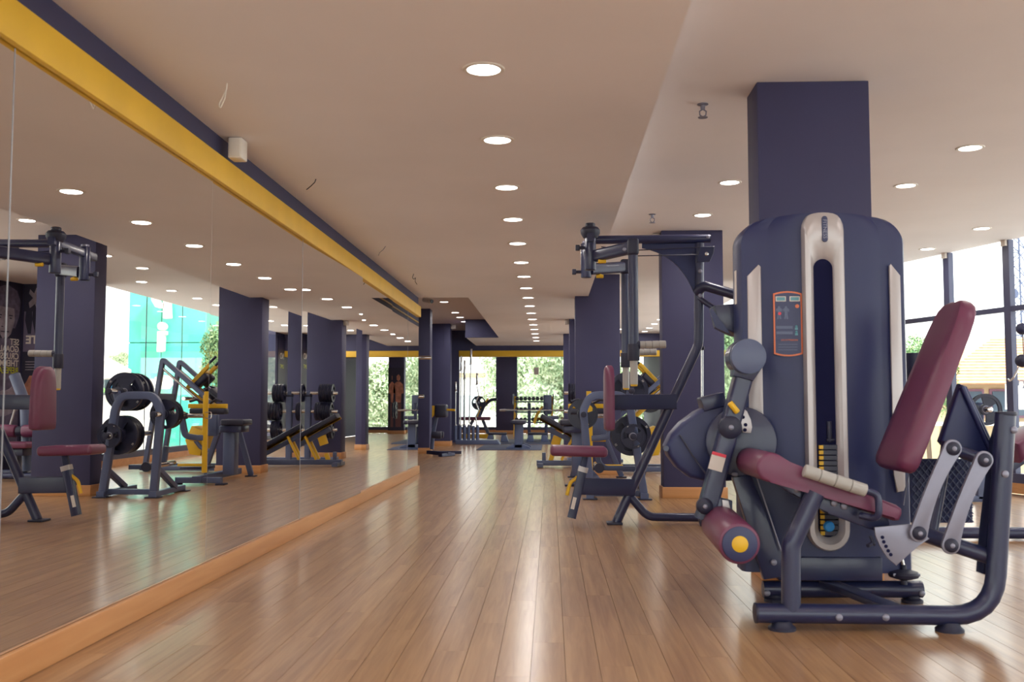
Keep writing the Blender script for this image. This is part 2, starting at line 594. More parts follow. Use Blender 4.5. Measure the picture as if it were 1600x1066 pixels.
# windows: each bay of the right-hand glazing
def mullion_post(bm, x, y, wd, dp, z0, z1, ang):
    box(bm, (x, y, (z0 + z1) / 2), (wd, dp, z1 - z0), rot=Matrix.Rotation(ang, 3, 'Z'))
WN = 0
def window_run(p0, p1, n, z0, z1, zt, heavy=True, name=None, fracs=None):
    global WN
    WN += 1
    p0, p1 = V((*p0, 0)), V((*p1, 0))
    d = (p1 - p0).normalized()
    ang = math.atan2(d.y, d.x)
    root = bpy.data.objects.new('window_%d' % WN, None)
    COL.objects.link(root)
    root.location = p0; root['kind'] = 'structure'
    ORG[root.name] = p0.copy()
    L = (p1 - p0).length
    fr = fracs or [k / n for k in range(n + 1)]
    for a, b in zip(fr, fr[1:]):
        bm = B(); c = p0 + d * (L * (a + b) / 2)
        box(bm, (c.x, c.y, (z0 + z1) / 2), (L * (b - a) - .004, .008, z1 - z0 - .004), rot=Matrix.Rotation(ang, 3, 'Z'))
        link('pane', bm, GLASS, root)
    mw, md = (.088, .06) if heavy else (.007, .012)
    for a in fr:
        bm = B(); c = p0 + d * (L * a)
        mullion_post(bm, c.x, c.y, mw, md, z0, z1, ang)
        link('mullion', bm, FRAMEM, root)
        if heavy:
            bm = B(); c2 = c + V((d.y, -d.x, 0)) * -.04
            box(bm, (c2.x, c2.y, z1 - .03), (.055, .03, .05), rot=Matrix.Rotation(ang, 3, 'Z'), bev=.004)
            link('bracket', bm, WHITE, root)
    c = p0 + d * (L / 2)
    if zt:
        bm = B(); box(bm, (c.x, c.y, zt), (L, .05 if heavy else .014, .05 if heavy else .014), rot=Matrix.Rotation(ang, 3, 'Z')); link('transom', bm, FRAMEM, root)
    bm = B(); box(bm, (c.x, c.y, .145), (L, .10, .09), rot=Matrix.Rotation(ang, 3, 'Z')); link('window_sill', bm, FRAMEM, root)
    bm = B(); box(bm, (c.x, c.y, .05), (L, .12, .10), rot=Matrix.Rotation(ang, 3, 'Z')); link('skirting', bm, BASEX, root)
    return root
window_run((7.0, -3.0), (6.75, .5), 4, .19, ZH, 1.79)
window_run((6.75, .5), (6.28, 3.5), 3, .19, ZH, 1.79)
window_run((6.28, 3.5), (5.55, 6.6), 3, .19, ZH, 1.79)
window_run((5.55, 6.6), (4.71, 9.26), 3, .19, ZH, 1.79)
window_run((4.71, 9.26), (3.985, 11.58), 3, .19, ZH, 1.79, fracs=[0, .28, .635, .995])
window_run((2.78, 13.18), (2.80, 21.85), 6, .19, ZH, 0, heavy=False)
window_run((-6.0, 30.0), (2.8, 30.0), 7, .12, ZL + .1, 1.1, heavy=False, fracs=[0, .26, .455, .50, .633, .72, .86, 1])
window_run((-1.85, -3.0), (7.0, -3.0), 7, .19, ZH, 1.79)

# ------------------------------------------------------------------ ceiling fixtures
def make_light():
    r = thing('downlight', 'x', 'ceiling light', (0, 0, 0))
    bm = B(); lathe(bm, (0, 0, 0), (0, 0, -1), [(-.012, .086), (0, .086), (.004, .082), (.004, .068), (-.012, .066)], 28); link('trim_ring', bm, WHITE, r)
    bm = B(); lathe(bm, (0, 0, 0), (0, 0, -1), [(-.012, .067), (.001, .067), (.0015, .06)], 28); link('diffuser', bm, LAMP, r)
    la = bpy.data.lights.new('lamp', 'AREA')
    la.shape = 'DISK'; la.size = .13; la.energy = LAMP_POWER; la.color = (1, .95, .91)
    lo = bpy.data.objects.new('lamp', la)
    COL.objects.link(lo); lo.parent = r; lo.location = (0, 0, -.006)
    return r
proto_light = make_light()
used = [False]
def place_light(x, y, z, label, group):
    o = proto_light if not used[0] else copy_tree(proto_light)
    used[0] = True
    o.location = (x, y, z - .001)
    tag(o, label, 'ceiling light', group)
LOWY = [3.92, 4.99, 6.10, 7.17, 8.25, 9.36, 10.40, 11.44, 12.47] + [12.47 + 1.055 * (k + 1) for k in range(8)]
for k in range(17):
    place_light(-.265 - .0016 * k, LOWY[k], ZL, 'round recessed downlight, %s from the camera in the aisle row' % ORD[k], 'downlights above the aisle')
for k in range(3):
    place_light(-.262, 3.906 - 1.072 * (k + 1), ZL, 'round recessed downlight of the aisle row, %s behind the camera' % ORD[k], 'downlights above the aisle')
hi = [(1.31, 7.22, 'in front of the second pillar'), (1.304, 8.47, 'close before the second pillar'), (1.55, 10.53, 'just beyond the second pillar'), (1.55, 11.51, 'short of the third pillar, seen in the mirror'),
      (1.26, 16.2, 'beyond the fourth pillar'), (1.5, 21.3, 'near the far lintel'),
      (2.651, 6.295, 'the larger of two right of the first pillar'), (2.63, 7.377, 'the smaller of two right of the first pillar'), (2.65, 5.2, 'of the middle row, out of view beside the camera'),
      (2.65, 3.1, 'added out of view abreast of the leg machine'), (1.3, 2.2, 'added unseen over the open floor before the first pillar'), (1.3, .6, 'added unseen over the open floor beside the camera'), (4.0, 4.2, 'added unseen to the window row nearest the camera'), (2.65, .6, 'added unseen to the middle row behind the camera'),  # unseen lamps, added to brighten the room
      (3.965, 9.22, 'of the window row, first above the slanted glazing'), (3.92, 10.42, 'of the window row, second above the slanted glazing'), (4.0, 7.0, 'of the window row, beside the first pillar')]
for x, y, t in hi:
    place_light(x, y, ZH, 'round downlight in the high ceiling %s' % t, 'downlights in the high ceiling')
for k in range(10):
    place_light(2.1 - .002 * k, 12.8 + 1.02 * k, ZH, 'round recessed downlight, %s in the row along the frameless glazing' % ORD[k], 'downlights along the frameless glazing')
for k, y in enumerate((16.3, 18.2, 19.2, 20.2)):
    place_light(-1.75, y, ZB, 'round recessed downlight, %s in the raised bay past the mirror' % ORD[k], 'downlights in the raised bay')
for k, (x, y) in enumerate(((-1.2, 25), (.4, 25), (-1.2, 27.6), (.4, 27.6))):
    place_light(x, y, ZL + .1, 'round recessed downlight in the far room, %s beyond the yellow lintel' % ORD[k], 'downlights in the far room')

def sprinkler(x, y, z, label):
    r = thing('sprinkler', label, 'sprinkler', (x, y, z), 'sprinkler heads in the high ceiling')
    bm = B(); lathe(bm, (x, y, z), (0, 0, -1), [(-.002, .03), (.004, .03), (.008, .014), (.03, .012)], 14); link('escutcheon', bm, SATIN, r)
    bm = B()
    for s in (-1, 1):
        tube(bm, [(x, y, z - .028), (x + s * .018, y, z - .04), (x + s * .016, y, z - .06), (x, y, z - .072)], .004, 6)
    lathe(bm, (x, y, z - .07), (0, 0, -1), [(0, .006), (.002, .026), (.005, .026), (.006, .004)], 14)
    link('deflector', bm, SATIN, r)
sprinkler(.825, 5.31, ZH, 'small metal sprinkler head in the high ceiling left of the first pillar')
sprinkler(.87, 8.42, ZH, 'small metal sprinkler head in the high ceiling above the chest machine')
# white junction boxes
def jbox(c, s, label):
    r = thing('junction_box', label, 'box', c, 'white boxes fixed under the ceiling')
    bm = B(); box(bm, c, s, bev=.006); link('housing', bm, WHITE, r)
    bm = B(); box(bm, (c[0], c[1] - s[1] / 2 - .002, c[2]), (s[0] * .8, .006, s[2] * .85), bev=.002); link('cover', bm, WHITE, r)
jbox((-1.585, 4.93, 2.145), (.07, .10, .105), 'white plastic box on the navy band above the mirror')
jbox((1.0, 9.40, 2.43), (.07, .10, .07), 'white plastic box at the top of the second pillar beside the aisle')
jbox((.265, 15.75, 2.16), (.07, .10, .075), 'white plastic box at the top of the fourth pillar')
jbox((-2.04, 20.9, 2.50), (.10, .10, .09), 'white plastic box at the top of the far pillar in the raised bay')
# loose wires out of the ceiling
def wire(pts, label, m=WHITE, r=.003):
    bm = B(); tube(bm, pts, r, 6, .02)
    o = link('hanging_wire', bm, m, None, org=pts[0]); tag(o, label, 'wire', 'loose wires hanging from the low ceiling')
wire([(-1.354, 4.055, 2.2), (-1.355, 4.05, 2.17), (-1.37, 4.05, 2.14), (-1.385, 4.05, 2.11), (-1.38, 4.05, 2.09), (-1.362, 4.05, 2.13), (-1.357, 4.05, 2.165)], 'looped loose wire hanging from the low ceiling nearest the camera')
wire([(-1.40, 5.835, 2.2), (-1.405, 5.83, 2.18), (-1.43, 5.83, 2.155), (-1.455, 5.83, 2.135)], 'short dark wire end hanging from the ceiling above the second mirror panel', IRON)
wire([(-1.40, 8.365, 2.2), (-1.42, 8.36, 2.17), (-1.45, 8.36, 2.145), (-1.46, 8.36, 2.12)], 'thin pale wire hanging from the ceiling above the third mirror panel', SATIN)
wire([(-1.405, 10.15, 2.2), (-1.42, 10.15, 2.16), (-1.40, 10.15, 2.14), (-1.385, 10.15, 2.165), (-1.39, 10.15, 2.12), (-1.37, 10.15, 2.09)], 'knotted wire hanging from the ceiling above the fourth mirror panel', IRON)
wire([(-2.22, 20.66, 2.55), (-2.22, 20.66, 2.25), (-2.22, 20.66, 2.12), (-2.20, 20.66, 2.06), (-2.23, 20.66, 2.03)], 'dark cable hanging down the face of the far pillar in the raised bay', IRON)
r = thing('security_camera', 'small white bullet camera under the raised bay past the mirror end', 'camera', (-1.80, 14.5, 2.55))
bm = B(); cyl(bm, (-1.8, 14.5, 2.55), (-1.8, 14.5, 2.52), .035); tube(bm, [(-1.8, 14.5, 2.53), (-1.8, 14.5, 2.40)], .012, 8); link('mount', bm, WHITE, r)
bm = B(); cyl(bm, (-1.86, 14.56, 2.40), (-1.73, 14.41, 2.36), .036, bev=.006); link('camera_body', bm, WHITE, r)
bm = B(); cyl(bm, (-1.73, 14.41, 2.36), (-1.722, 14.402, 2.358), .028); link('lens', bm, IRON, r)

# ------------------------------------------------------------------ leg extension machine
def XZ(pts, Y):                       # pixels of the photograph on the upright plane at depth Y
    return [at(px, py, Y) for px, py in pts]
def bolt(bm, p, d, r=.013, h=.01):
    d = V(d).normalized()
    lathe(bm, V(p), d, [(-.004, r), (h * .5, r), (h * .8, r * .8), (h, r * .35)], 14)
def round_outline(cx, cy, hw, z0, z1, r, n=5):
    pts = []
    for (a, b, s) in ((cx + hw - r, z1 - r, 0), (cx - hw + r, z1 - r, 90), (cx - hw + r, z0 + r, 180), (cx + hw - r, z0 + r, 270)):
        pts += arc2(a, b, r, s, s + 90, n)
    return [(x, cy, z) for x, z in pts]
def tower(root, cx, yf, width, top, base=.10, silver=True, depth=.42):
    """weight stack tower facing -Y: bowed front, rounded shoulders."""
    hw = width / 2
    plan = [(-.84, 1), (-1, .45), (-1, .14), (-.965, .07), (-.86, .035), (-.69, .028), (-.66, .012), (-.45, -.03), (-.24, -.05), (.24, -.05), (.45, -.03), (.66, .012), (.69, .028), (.86, .035), (.965, .07), (1, .14), (1, .45), (.84, 1)]
    bm = B()
    rings = []
    R = .085
    zs = [(base, 1.0), (base + .25, 1.0), (top - .045 - R, 1.0)]
    for k in range(1, 9):
        a = radians(90 * k / 8)
        zs.append((top - .045 - R + R * sin(a), 1 - (R / hw) * (1 - cos(a))))
    for z, f in zs:
        ring = []
        for u, v in plan:
            yy = yf + (v * depth if v <= .14 else v * depth)
            ring.append(V((cx + u * hw * f, yy, z)))
        rings.append(ring)
    # gently arched crown: lift the middle of the upper rings
    for i, ring in enumerate(rings):
        if i >= 3:
            for p in ring:
                t = max(0, 1 - ((p.x - cx) / hw) ** 2)
                p.z += .045 * t * (i - 2) / 8
    rv = [[bm.verts.new(p) for p in r] for r in rings]
    n = len(plan)
    for a, b in zip(rv, rv[1:]):
        for k in range(n):
            bm.faces.new((a[k], a[(k + 1) % n], b[(k + 1) % n], b[k]))
    bm.faces.new(list(reversed(rv[0]))); bm.faces.new(rv[-1])
    sh = link('shroud', bm, DARK2, root, angle=28)
    # side inlays
    for s in (-1, 1):
        bm = B()
        xo, xi = (cx + hw * .92, cx + hw * .775) if s > 0 else (cx - hw * .905, cx - hw * .745)
        zt = top - .225
        ol = [(xo, zt - .05), (xi + s * .01, zt), (xi, zt - .01), (xi, base + .42), (xi + s * .012, base + .345), (xo - s * .008, base + .35), (xo, base + .37)]
        yo, yi = yf + .053 * depth, yf + .017 * depth
        if s < 0:
            ol = [(x, z + (.17 if z < 1 else 0)) for x, z in ol]
        pts = []
        for x, z in ol:
            t = (x - xi) / (xo - xi)
            pts.append((x, yi + (yo - yi) * t, z))
        prism(bm, pts, (0, .012, 0), bev=.004)
        link('side_inlay', bm, SILV, root)
    return sh

LX = thing('leg_extension_machine', 'navy leg extension machine with burgundy seat and tall weight tower at the first pillar', 'exercise machine', (1.2, 4.2, 0))
TYF = 4.37
tower(LX, 1.195, TYF, .728, 1.690, base=.13, depth=.36)

# silver channel around the weight window
def stadium(cx, hw, z0, z1, n=12):
    return arc2(cx, z1 - hw, hw, 0, 180, n) + arc2(cx, z0 + hw, hw, 180, 360, n)
bm = B()
yfr = TYF - .040
o = stadium(1.183, .0885, .228, 1.700)
o = [(x, min(z, 1.688 - .02 * abs((x - 1.183) / .0885) ** 2) if z > 1.6 else z) for x, z in arc2(1.183, 1.612, .0885, 0, 180, 12)] + arc2(1.183, .228 + .0885, .0885, 180, 360, 12)
i_ = stadium(1.183, .0445, .283, 1.497)
def mixr(a, b, t):
    return [(p[0] + (q[0] - p[0]) * t, p[1] + (q[1] - p[1]) * t) for p, q in zip(a, b)]
rings = [[V((x, yfr + .03, z)) for x, z in o], [V((x, yfr - .008, z)) for x, z in mixr(o, i_, .02)], [V((x, yfr - .020, z)) for x, z in mixr(o, i_, .14)], [V((x, yfr - .022, z)) for x, z in mixr(o, i_, .55)],
         [V((x, yfr - .012, z)) for x, z in mixr(o, i_, .72)], [V((x, yfr - .004, z)) for x, z in mixr(o, i_, 1.0)], [V((x, yfr + .012, z)) for x, z in mixr(o, i_, 1.08)]]
loops(bm, rings, cap=False)
CH = link('channel_surround', bm, SILV, LX, angle=50)
bm = B()
prism(bm, [(x, yfr + .016, z) for x, z in stadium(1.183, .052, .275, 1.506)], (0, .012, 0))
link('channel_recess', bm, RECESS_SHADE, LX)
# badge
bm = B()
prism(bm, [(x, yfr - .021, z) for x, z in stadium(1.186, .0125, 1.552, 1.666, 6)], (0, .006, 0), bev=.001, seg=1)
bd = link('badge', bm, PANELD, LX)
t = text('lettering', 'FITNESS', .024, face_M((1.186, yfr - .025, 1.609), (0, 0, -1), (1, 0, 0)), SATIN, bd, .0006)
# weight stack seen in the channel
for k in range(17):
    z = .305 + k * .0228
    bm = B()
    box(bm, (1.196, yfr + .006, z), (.066, .012, .0205), bev=.0015, seg=1)
    wp = link('weight_plate', bm, IRON, LX)
    bm = B()
    box(bm, (1.158, yfr + .003, z), (.018, .012, .0165), bev=.001, seg=1)
    ob = link('number_tag', bm, YEL, wp)
bm = B(); cyl(bm, (1.196, yfr + .008, .69), (1.196, yfr + .008, .78), .011, bev=.002); cyl(bm, (1.183, yfr + .004, .70), (1.215, yfr + .004, .70), .007); link('stack_cap', bm, BLACK, LX)
bm = B(); lathe(bm, (1.180, yfr - .004, .335), (0, -1, 0), [(0, .012), (.006, .0225), (.018, .0225), (.024, .018), (.026, .004)], 20); link('selector_pin', bm, BLUE, LX)

# instruction placard
def arch_plate(x0, x1, z0, z1, sag, y):
    o = []
    for k in range(9):
        u = k / 8
        o.append((x0 + (x1 - x0) * u, y, z0 - sag * (1 - (2 * u - 1) ** 2) + sag))
    for k in range(9):
        u = 1 - k / 8
        o.append((x0 + (x1 - x0) * u, y, z1 + sag * (1 - (2 * u - 1) ** 2) - sag))
    return o
yp = TYF - .017
pc = at(1231, 506, yp)
px0, px1, pz0, pz1 = pc.x - .062, pc.x + .062, pc.z - .142, pc.z + .142
bm = B(); prism(bm, arch_plate(px0, px1, pz0, pz1, .010, yp), (0, .006, 0), bev=.002)
PLC = link('placard', bm, ORANGE, LX)
bm = B(); prism(bm, arch_plate(px0 + .007, px1 - .007, pz0 + .007, pz1 - .007, .009, yp - .003), (0, .003, 0)); link('placard_face', bm, PANELD, PLC)
yq = yp - .0055
for s in (-1, 1):
    bm = B(); box(bm, (pc.x + s * .030, yq, pz1 - .034), (.044, .003, .022)); link('display', bm, STICK, PLC)
    bm = B(); box(bm, (pc.x + s * .030, yq - .001, pz1 - .034), (.036, .003, .015)); link('display_face', bm, TEAL, PLC)
bm = B(); lathe(bm, (pc.x + .040, yq + .001, pz1 - .066), (0, -1, 0), [(0, .0085), (.002, .0085)], 16); link('orange_dot', bm, ORANGE, PLC)
for s, mm in ((-.038, SLATE), (-.008, SLATE)):
    bm = B()
    fx, fz = pc.x + s, pz1 - .092
    prism(bm, [(fx + a, yq, fz + b) for a, b in ((-.004, .026), (.004, .026), (.005, .019), (.014, .012), (.012, -.002), (.008, .008), (.006, -.004), (.009, -.030), (.002, -.030), (0, -.010), (-.002, -.030), (-.009, -.030), (-.006, -.004), (-.008, .008), (-.012, -.002), (-.014, .012), (-.005, .019))], (0, .002, 0))
    link('figure_diagram', bm, mm, PLC)
bm = B(); lathe(bm, (pc.x - .036, yq, pz1 - .098), (0, -1, 0), [(0, .007), (.002, .007)], 14); link('red_dot', bm, REDP, PLC)
for k, (dz, ww, mm) in enumerate(((-.158, .07, SLATE), (-.182, .07, SLATE))):
    bm = B(); box(bm, (pc.x - .016, yq, pz1 + dz), (ww, .002, .012)); link('caption_bar', bm, mm, PLC)
    bm = B(); ball(bm, (pc.x + .035, yq, pz1 + dz + .004), .0055, 10); box(bm, (pc.x + .035, yq, pz1 + dz - .006), (.012, .003, .010)); link('caption_icon', bm, TEAL, PLC)
text('caption', 'LEG EXTENSION', .0098, face_M((pc.x + .004, yq, pz1 - .214), (1, 0, 0), (0, 0, 1)), ORANGE, PLC, .0006)
for k in range(3):
    bm = B(); box(bm, (pc.x - .002, yq, pz1 - .232 - .012 * k), (.082, .0015, .003)); link('text_line', bm, SLATE, PLC)

# base of the tower
bm = B(); tube(bm, [at(1192, 921, 4.42), at(1440, 921, 4.42)], .036, 18); link('tower_base_tube', bm, DARK, LX)
for px in (1196, 1436):
    bm = B(); p = at(px, 925, 4.42); bolt(bm, (p.x, 4.387, p.z), (0, -1, 0)); link('bolt', bm, SATIN, LX)
bm = B(); box(bm, (1.19, TYF + .12, .1525), (.44, .30, .10), bev=.006); link('tower_foot_box', bm, DARK, LX)
for px in (1210, 1425):
    p = at(px, 930, 4.42)
    bm = B(); lathe(bm, (p.x, 4.42, 0), (0, 0, 1), [(0, .045), (.012, .045), (.02, .03), (.03, .03)], 18); link('rubber_foot', bm, BLACK, LX)
bm = B(); prism(bm, XZ([(1143, 745), (1172, 742), (1223, 868), (1222, 900), (1192, 905)], 4.34), (0, .05, 0), bev=.006); link('side_bracket', bm, DARK, LX)
bm = B(); bar(bm, [at(1182, 745, 4.30), at(1221, 862, 4.30)], .006, .006); link('bracket_edge', bm, SATIN, LX)
p = at(1209, 879, 4.31); bm = B(); bolt(bm, p, (0, -1, 0)); link('bolt', bm, SATIN, LX)
p = at(1150, 742, 4.31); bm = B(); bolt(bm, p, (-1, -.3, .2), .009, .02); link('bolt', bm, SATIN, LX)
# flat link between the tower base and the front rail
bm = B(); bar(bm, [V((1.19, 4.40, .085)), V((1.305, 3.90, .075))], .075, .028, up=(0, 0, 1)); link('base_link', bm, DARK, LX)

# front rail and rear post in one bent tube
RY = 3.87
bm = B(); tube(bm, [V((.775, RY, .062)), V((1.665, RY, .058)), at(1571, 648, RY)], .037, 20, .17); link('base_rail', bm, DARK, LX)
bm = B(); p = at(1572, 645, RY); cyl(bm, p - V((0, 0, .012)), p + V((0, 0, .004)), .0385, bev=.004); link('post_cap', bm, BLACK, LX)
bm = B(); cyl(bm, (.772, RY, .062), (.783, RY, .062), .0385, bev=.003); link('rail_cap', bm, BLACK, LX)
for px, py in ((1311, 965), (1384, 965)):
    p = at(px, py, RY - .036); bm = B(); bolt(bm, p, (0, -1, 0)); link('bolt', bm, SATIN, LX)
for px, py in ((1584, 672), (1570, 741)):
    p = at(px, py, RY - .034); bm = B(); bolt(bm, p, (.25, -1, 0), .014); link('bolt', bm, SATIN, LX)
for x in (.875, 1.50):
    bm = B(); lathe(bm, (x, RY, 0), (0, 0, 1), [(0, .052), (.010, .052), (.020, .040), (.034, .034)], 20); link('rubber_foot', bm, BLACK, LX)
# box section standing before the rear post
bm = B(); prism(bm, XZ([(1564, 652), (1576, 652), (1569, 790), (1546, 900), (1530, 895), (1536, 830), (1552, 690), (1558, 664)], 3.95), (0, .07, 0), bev=.006); link('post_flange', bm, DARK, LX)
# front upright
bm = B(); tube(bm, [at(1236, 958, RY), at(1236, 852, RY), at(1274, 770, RY)], .036, 18, .10); link('front_upright', bm, DARK, LX)
# seat carrier
bm = B(); prism(bm, XZ([(1213, 742), (1222, 737), (1300, 760), (1383, 798), (1388, 825), (1368, 830), (1290, 802), (1262, 783), (1235, 772), (1214, 758)], 3.93), (0, .06, 0), bev=.006); link('seat_carrier', bm, DARK, LX)
for px, py in ((1246, 765), (1303, 786), (1319, 791)):
    p = at(px, py, 3.90); bm = B(); bolt(bm, p, (0, -1, 0), .014); link('bolt', bm, SATIN, LX)
# seat cushion: rolled front edge
ys, yw = 4.07, .44
near = ys - yw / 2
c = at(1206, 731, near)
sl = (at(1417, 788, near) - at(1232, 722, near)); sl.y = 0; sl.normalize()
up = V((-sl.z, 0, sl.x))
top_r = at(1415, 789, near); 
L = (top_r - c).dot(sl)
R0 = .057
prof = []
for k in range(0, 11):                # around the roll from underneath to the top
    a = radians(-75 - 205 * k / 10)
    prof.append(c + sl * (R0 * cos(a)) + up * (R0 * sin(a)))
tp = [c + sl * .06 + up * .044, c + sl * .11 + up * .030, c + sl * (L - .03) + up * .026, c + sl * (L - .006) + up * .018, c + sl * L + up * .0, c + sl * (L - .002) + up * -.026, c + sl * (L - .02) + up * -.034, c + sl * .08 + up * -.038]
prof = [V((p.x, ys, p.z)) for p in prof + tp]
bm = B(); prism(bm, prof, (0, yw, 0), bev=.012, seg=3); link('seat_cushion', bm, BURG, LX, angle=60)
# side handle
hy = near - .045
bm = B(); tube(bm, [at(1262, 737, hy), at(1352, 766, hy), at(1372, 773, hy), at(1374, 812, hy), at(1345, 806, hy + .06)], .0135, 12, .035); HD = link('side_handle', bm, DARK, LX)
bm = B()
a, b = at(1256, 735, hy), at(1353, 767, hy)
pr = []
for k in range(4):
    t0, t1 = k / 4, (k + 1) / 4
    Lh = (b - a).length
    pr += [(Lh * t0, .020), (Lh * t0 + .003, .0245), (Lh * t1 - .003, .0245)]
pr += [(Lh, .020)]
lathe(bm, a, b - a, pr, 18); link('hand_grip', bm, GRIP, HD)
# backrest
by0, by1 = 3.86, 4.24
pb, pt = at(1428, 738, by0), at(1537, 468, by0)
ax = (pt - pb); ax.y = 0; Lb = ax.length; ax.normalize()
fn = V((-ax.z, 0, ax.x))              # towards the sitter
if fn.x > 0: fn = -fn
yc = (by0 + by1) / 2
def back_ring(s, hw, th):
    """cross-section of the pad at length s: shallow trough across the middle."""
    o = pb + ax * s
    sec = [(-1, .0), (-.96, .55), (-.88, .92), (-.55, 1.0), (0, .86), (.55, 1.0), (.88, .92), (.96, .55), (1, 0), (.98, -.3), (.9, -.4), (-.9, -.4), (-.98, -.3)]
    return [V((o.x, yc, o.z)) + V((0, u * hw, 0)) + fn * (v * th) for u, v in sec]
bm = B()
W0, W1, TH = .185, .150, .050
rings = []
for s, f, g in ((-.006, .80, .5), (.006, .90, .85), (.03, .97, 1), (.09, 1, 1), (Lb * .5, 1, 1), (Lb - .14, 1, 1), (Lb - .08, .94, 1), (Lb - .04, .82, 1), (Lb - .015, .66, .92), (Lb - .002, .48, .7), (Lb + .004, .40, .45)):
    rings.append(back_ring(s, (W0 + (W1 - W0) * max(0, s) / Lb) * f, TH * g))
loops(bm, rings)
link('backrest', bm, BURG, LX, angle=50)
# backrest carrier behind the pad
bm = B(); prism(bm, XZ([(1497, 600), (1508, 604), (1553, 700), (1548, 716), (1480, 706), (1466, 690)], 4.02), (0, .05, 0), bev=.012, seg=3); link('backrest_carrier', bm, DARK2, LX)
bm = B(); tube(bm, [at(1503, 604, 3.99), at(1549, 706, 3.99)], .011, 10); link('carrier_rib', bm, DARK2, LX)
# parallelogram links, sector plate
def link_arm(pt_, pb_, y, bow):
    bm = B()
    a, b = at(*pt_, y), at(*pb_, y)
    n = 12
    d = (b - a); d.y = 0
    side = V((-d.z, 0, d.x)).normalized()
    lft, rgt = [], []
    for k in range(n + 1):
        u = k / n
        wd = .0245 + .008 * (2 * u - 1) ** 2
        c_ = a + d * u + side * (bow * sin(pi * u))
        lft.append(c_ + side * wd); rgt.append(c_ - side * wd)
    r_ = .034
    dn = d.normalized()
    capb = [b + dn * (r_ * sin(radians(q))) + side * (r_ * cos(radians(q))) for q in range(15, 180, 15)]
    capt = [a - dn * (r_ * sin(radians(q))) - side * (r_ * cos(radians(q))) for q in range(15, 180, 15)]
    prism(bm, lft + capb + list(reversed(rgt)) + capt, (0, .016, 0), bev=.004)
    lk = link('linkage_arm', bm, SATIN, LX)
    for p in (a, b):
        bm = B(); lathe(bm, p + V((0, -.004, 0)), (0, -1, 0), [(0, .026), (.008, .026), (.016, .019), (.018, .011)], 22); hb = link('pivot_cap', bm, BLACK, lk)
        bm = B(); bolt(bm, p + V((0, -.020, 0)), (0, -1, 0), .009, .006); link('pivot_bolt', bm, SATIN, lk)
    return lk
link_arm((1488, 701), (1435, 833), 3.825, -.012)
link_arm((1537, 719), (1485, 852), 3.815, -.012)
bm = B()
so = XZ([(1366, 824), (1400, 821), (1421, 819), (1452, 842), (1434, 852), (1400, 884), (1386, 872), (1374, 853), (1367, 836)], 3.85)
prism(bm, so, (0, .012, 0), bev=.002)
SP = link('sector_plate', bm, SATIN, LX)
for k, (px, py) in enumerate(((1379, 840), (1381, 847), (1384.5, 854), (1388, 861), (1392, 867))):
    p = at(px, py, 3.842)
    bm = B(); lathe(bm, p + V((0, .002, 0)), (0, -1, 0), [(0, .0068), (.002, .0068)], 12); link('adjustment_hole', bm, RECESS_SHADE, SP)
bm = B(); cyl(bm, at(1360, 838, 3.88), at(1366, 852, 3.86), .006); cyl(bm, at(1362, 850, 3.86), at(1356, 853, 3.84), .007); link('adjustment_pin', bm, BLACK, LX)
bm = B(); tube(bm, [at(1440, 833, 3.93), at(1486, 850, 3.93), at(1552, 872, 3.90)], .030, 16); link('cross_tube', bm, DARK, LX)
bm = B(); tube(bm, [at(1487, 701, 3.93), at(1537, 719, 3.93)], .024, 12); link('upper_link_tube', bm, DARK, LX)
bm = B(); tube(bm, [at(1480, 690, 3.99), at(1470, 760, 4.0), at(1455, 838, 3.95)], .022, 10, .05); link('rear_strut', bm, DARK, LX)
# woven guard between seat and post
bm = B()
gy = 4.16
gx0, gx1, gz0, gz1 = 1.478, 1.72, .37, .63
nd = 15
stp = (gx1 - gx0) / 9
for sgn in (1, -1):
    k = -12
    while k < 24:
        segs = []
        for u in range(0, 41):
            x = gx0 + (gx1 - gx0) * u / 40
            z = gz0 + sgn * (x - gx0) * 1.25 + k * .034
            if gz0 <= z <= gz1:
                segs.append(V((x, gy + .003 * sgn, z)))
        if len(segs) > 1:
            bar(bm, [segs[0], segs[-1]], .0035, .0035)
        k += 1
MG = link('mesh_guard', bm, SLATE, LX)
bm = B(); prism(bm, [(gx0 - .004, gy + .014, gz0), (gx1, gy + .014, gz0), (gx1, gy + .014, gz1), (gx0 - .004, gy + .014, gz1)], (0, .012, 0)); link('guard_backing', bm, DARK2, MG)
bm = B(); bar(bm, [at(1420, 740, 4.2), at(1432, 700, 4.2)], .004, .004); bar(bm, [at(1420, 740, 4.2), at(1412, 790, 4.2)], .004, .004); link('guard_wire', bm, SATIN, MG)
# thumb wheel on the base
tw = at(1412, 898, 4.38)
bm = B(); lathe(bm, tw - V((0, 0, .020)), (0, 0, 1), [(-.022, .014), (-.004, .014), (0, .030), (.010, .060), (.022, .064), (.032, .058), (.040, .030), (.042, .012), (.062, .012)], 26); TW = link('adjuster_wheel', bm, BLACK, LX)
for s in (-1, 1):
    bm = B(); box(bm, tw + V((s * .05, -.036, .004)), (.014, .006, .012), bev=.002); link('wheel_notch', bm, SATIN, TW)
bm = B(); tube(bm, [tw + V((0, 0, .03)), tw + V((-.008, 0, .065))], .010, 10); link('wheel_stem', bm, CHROME, TW)
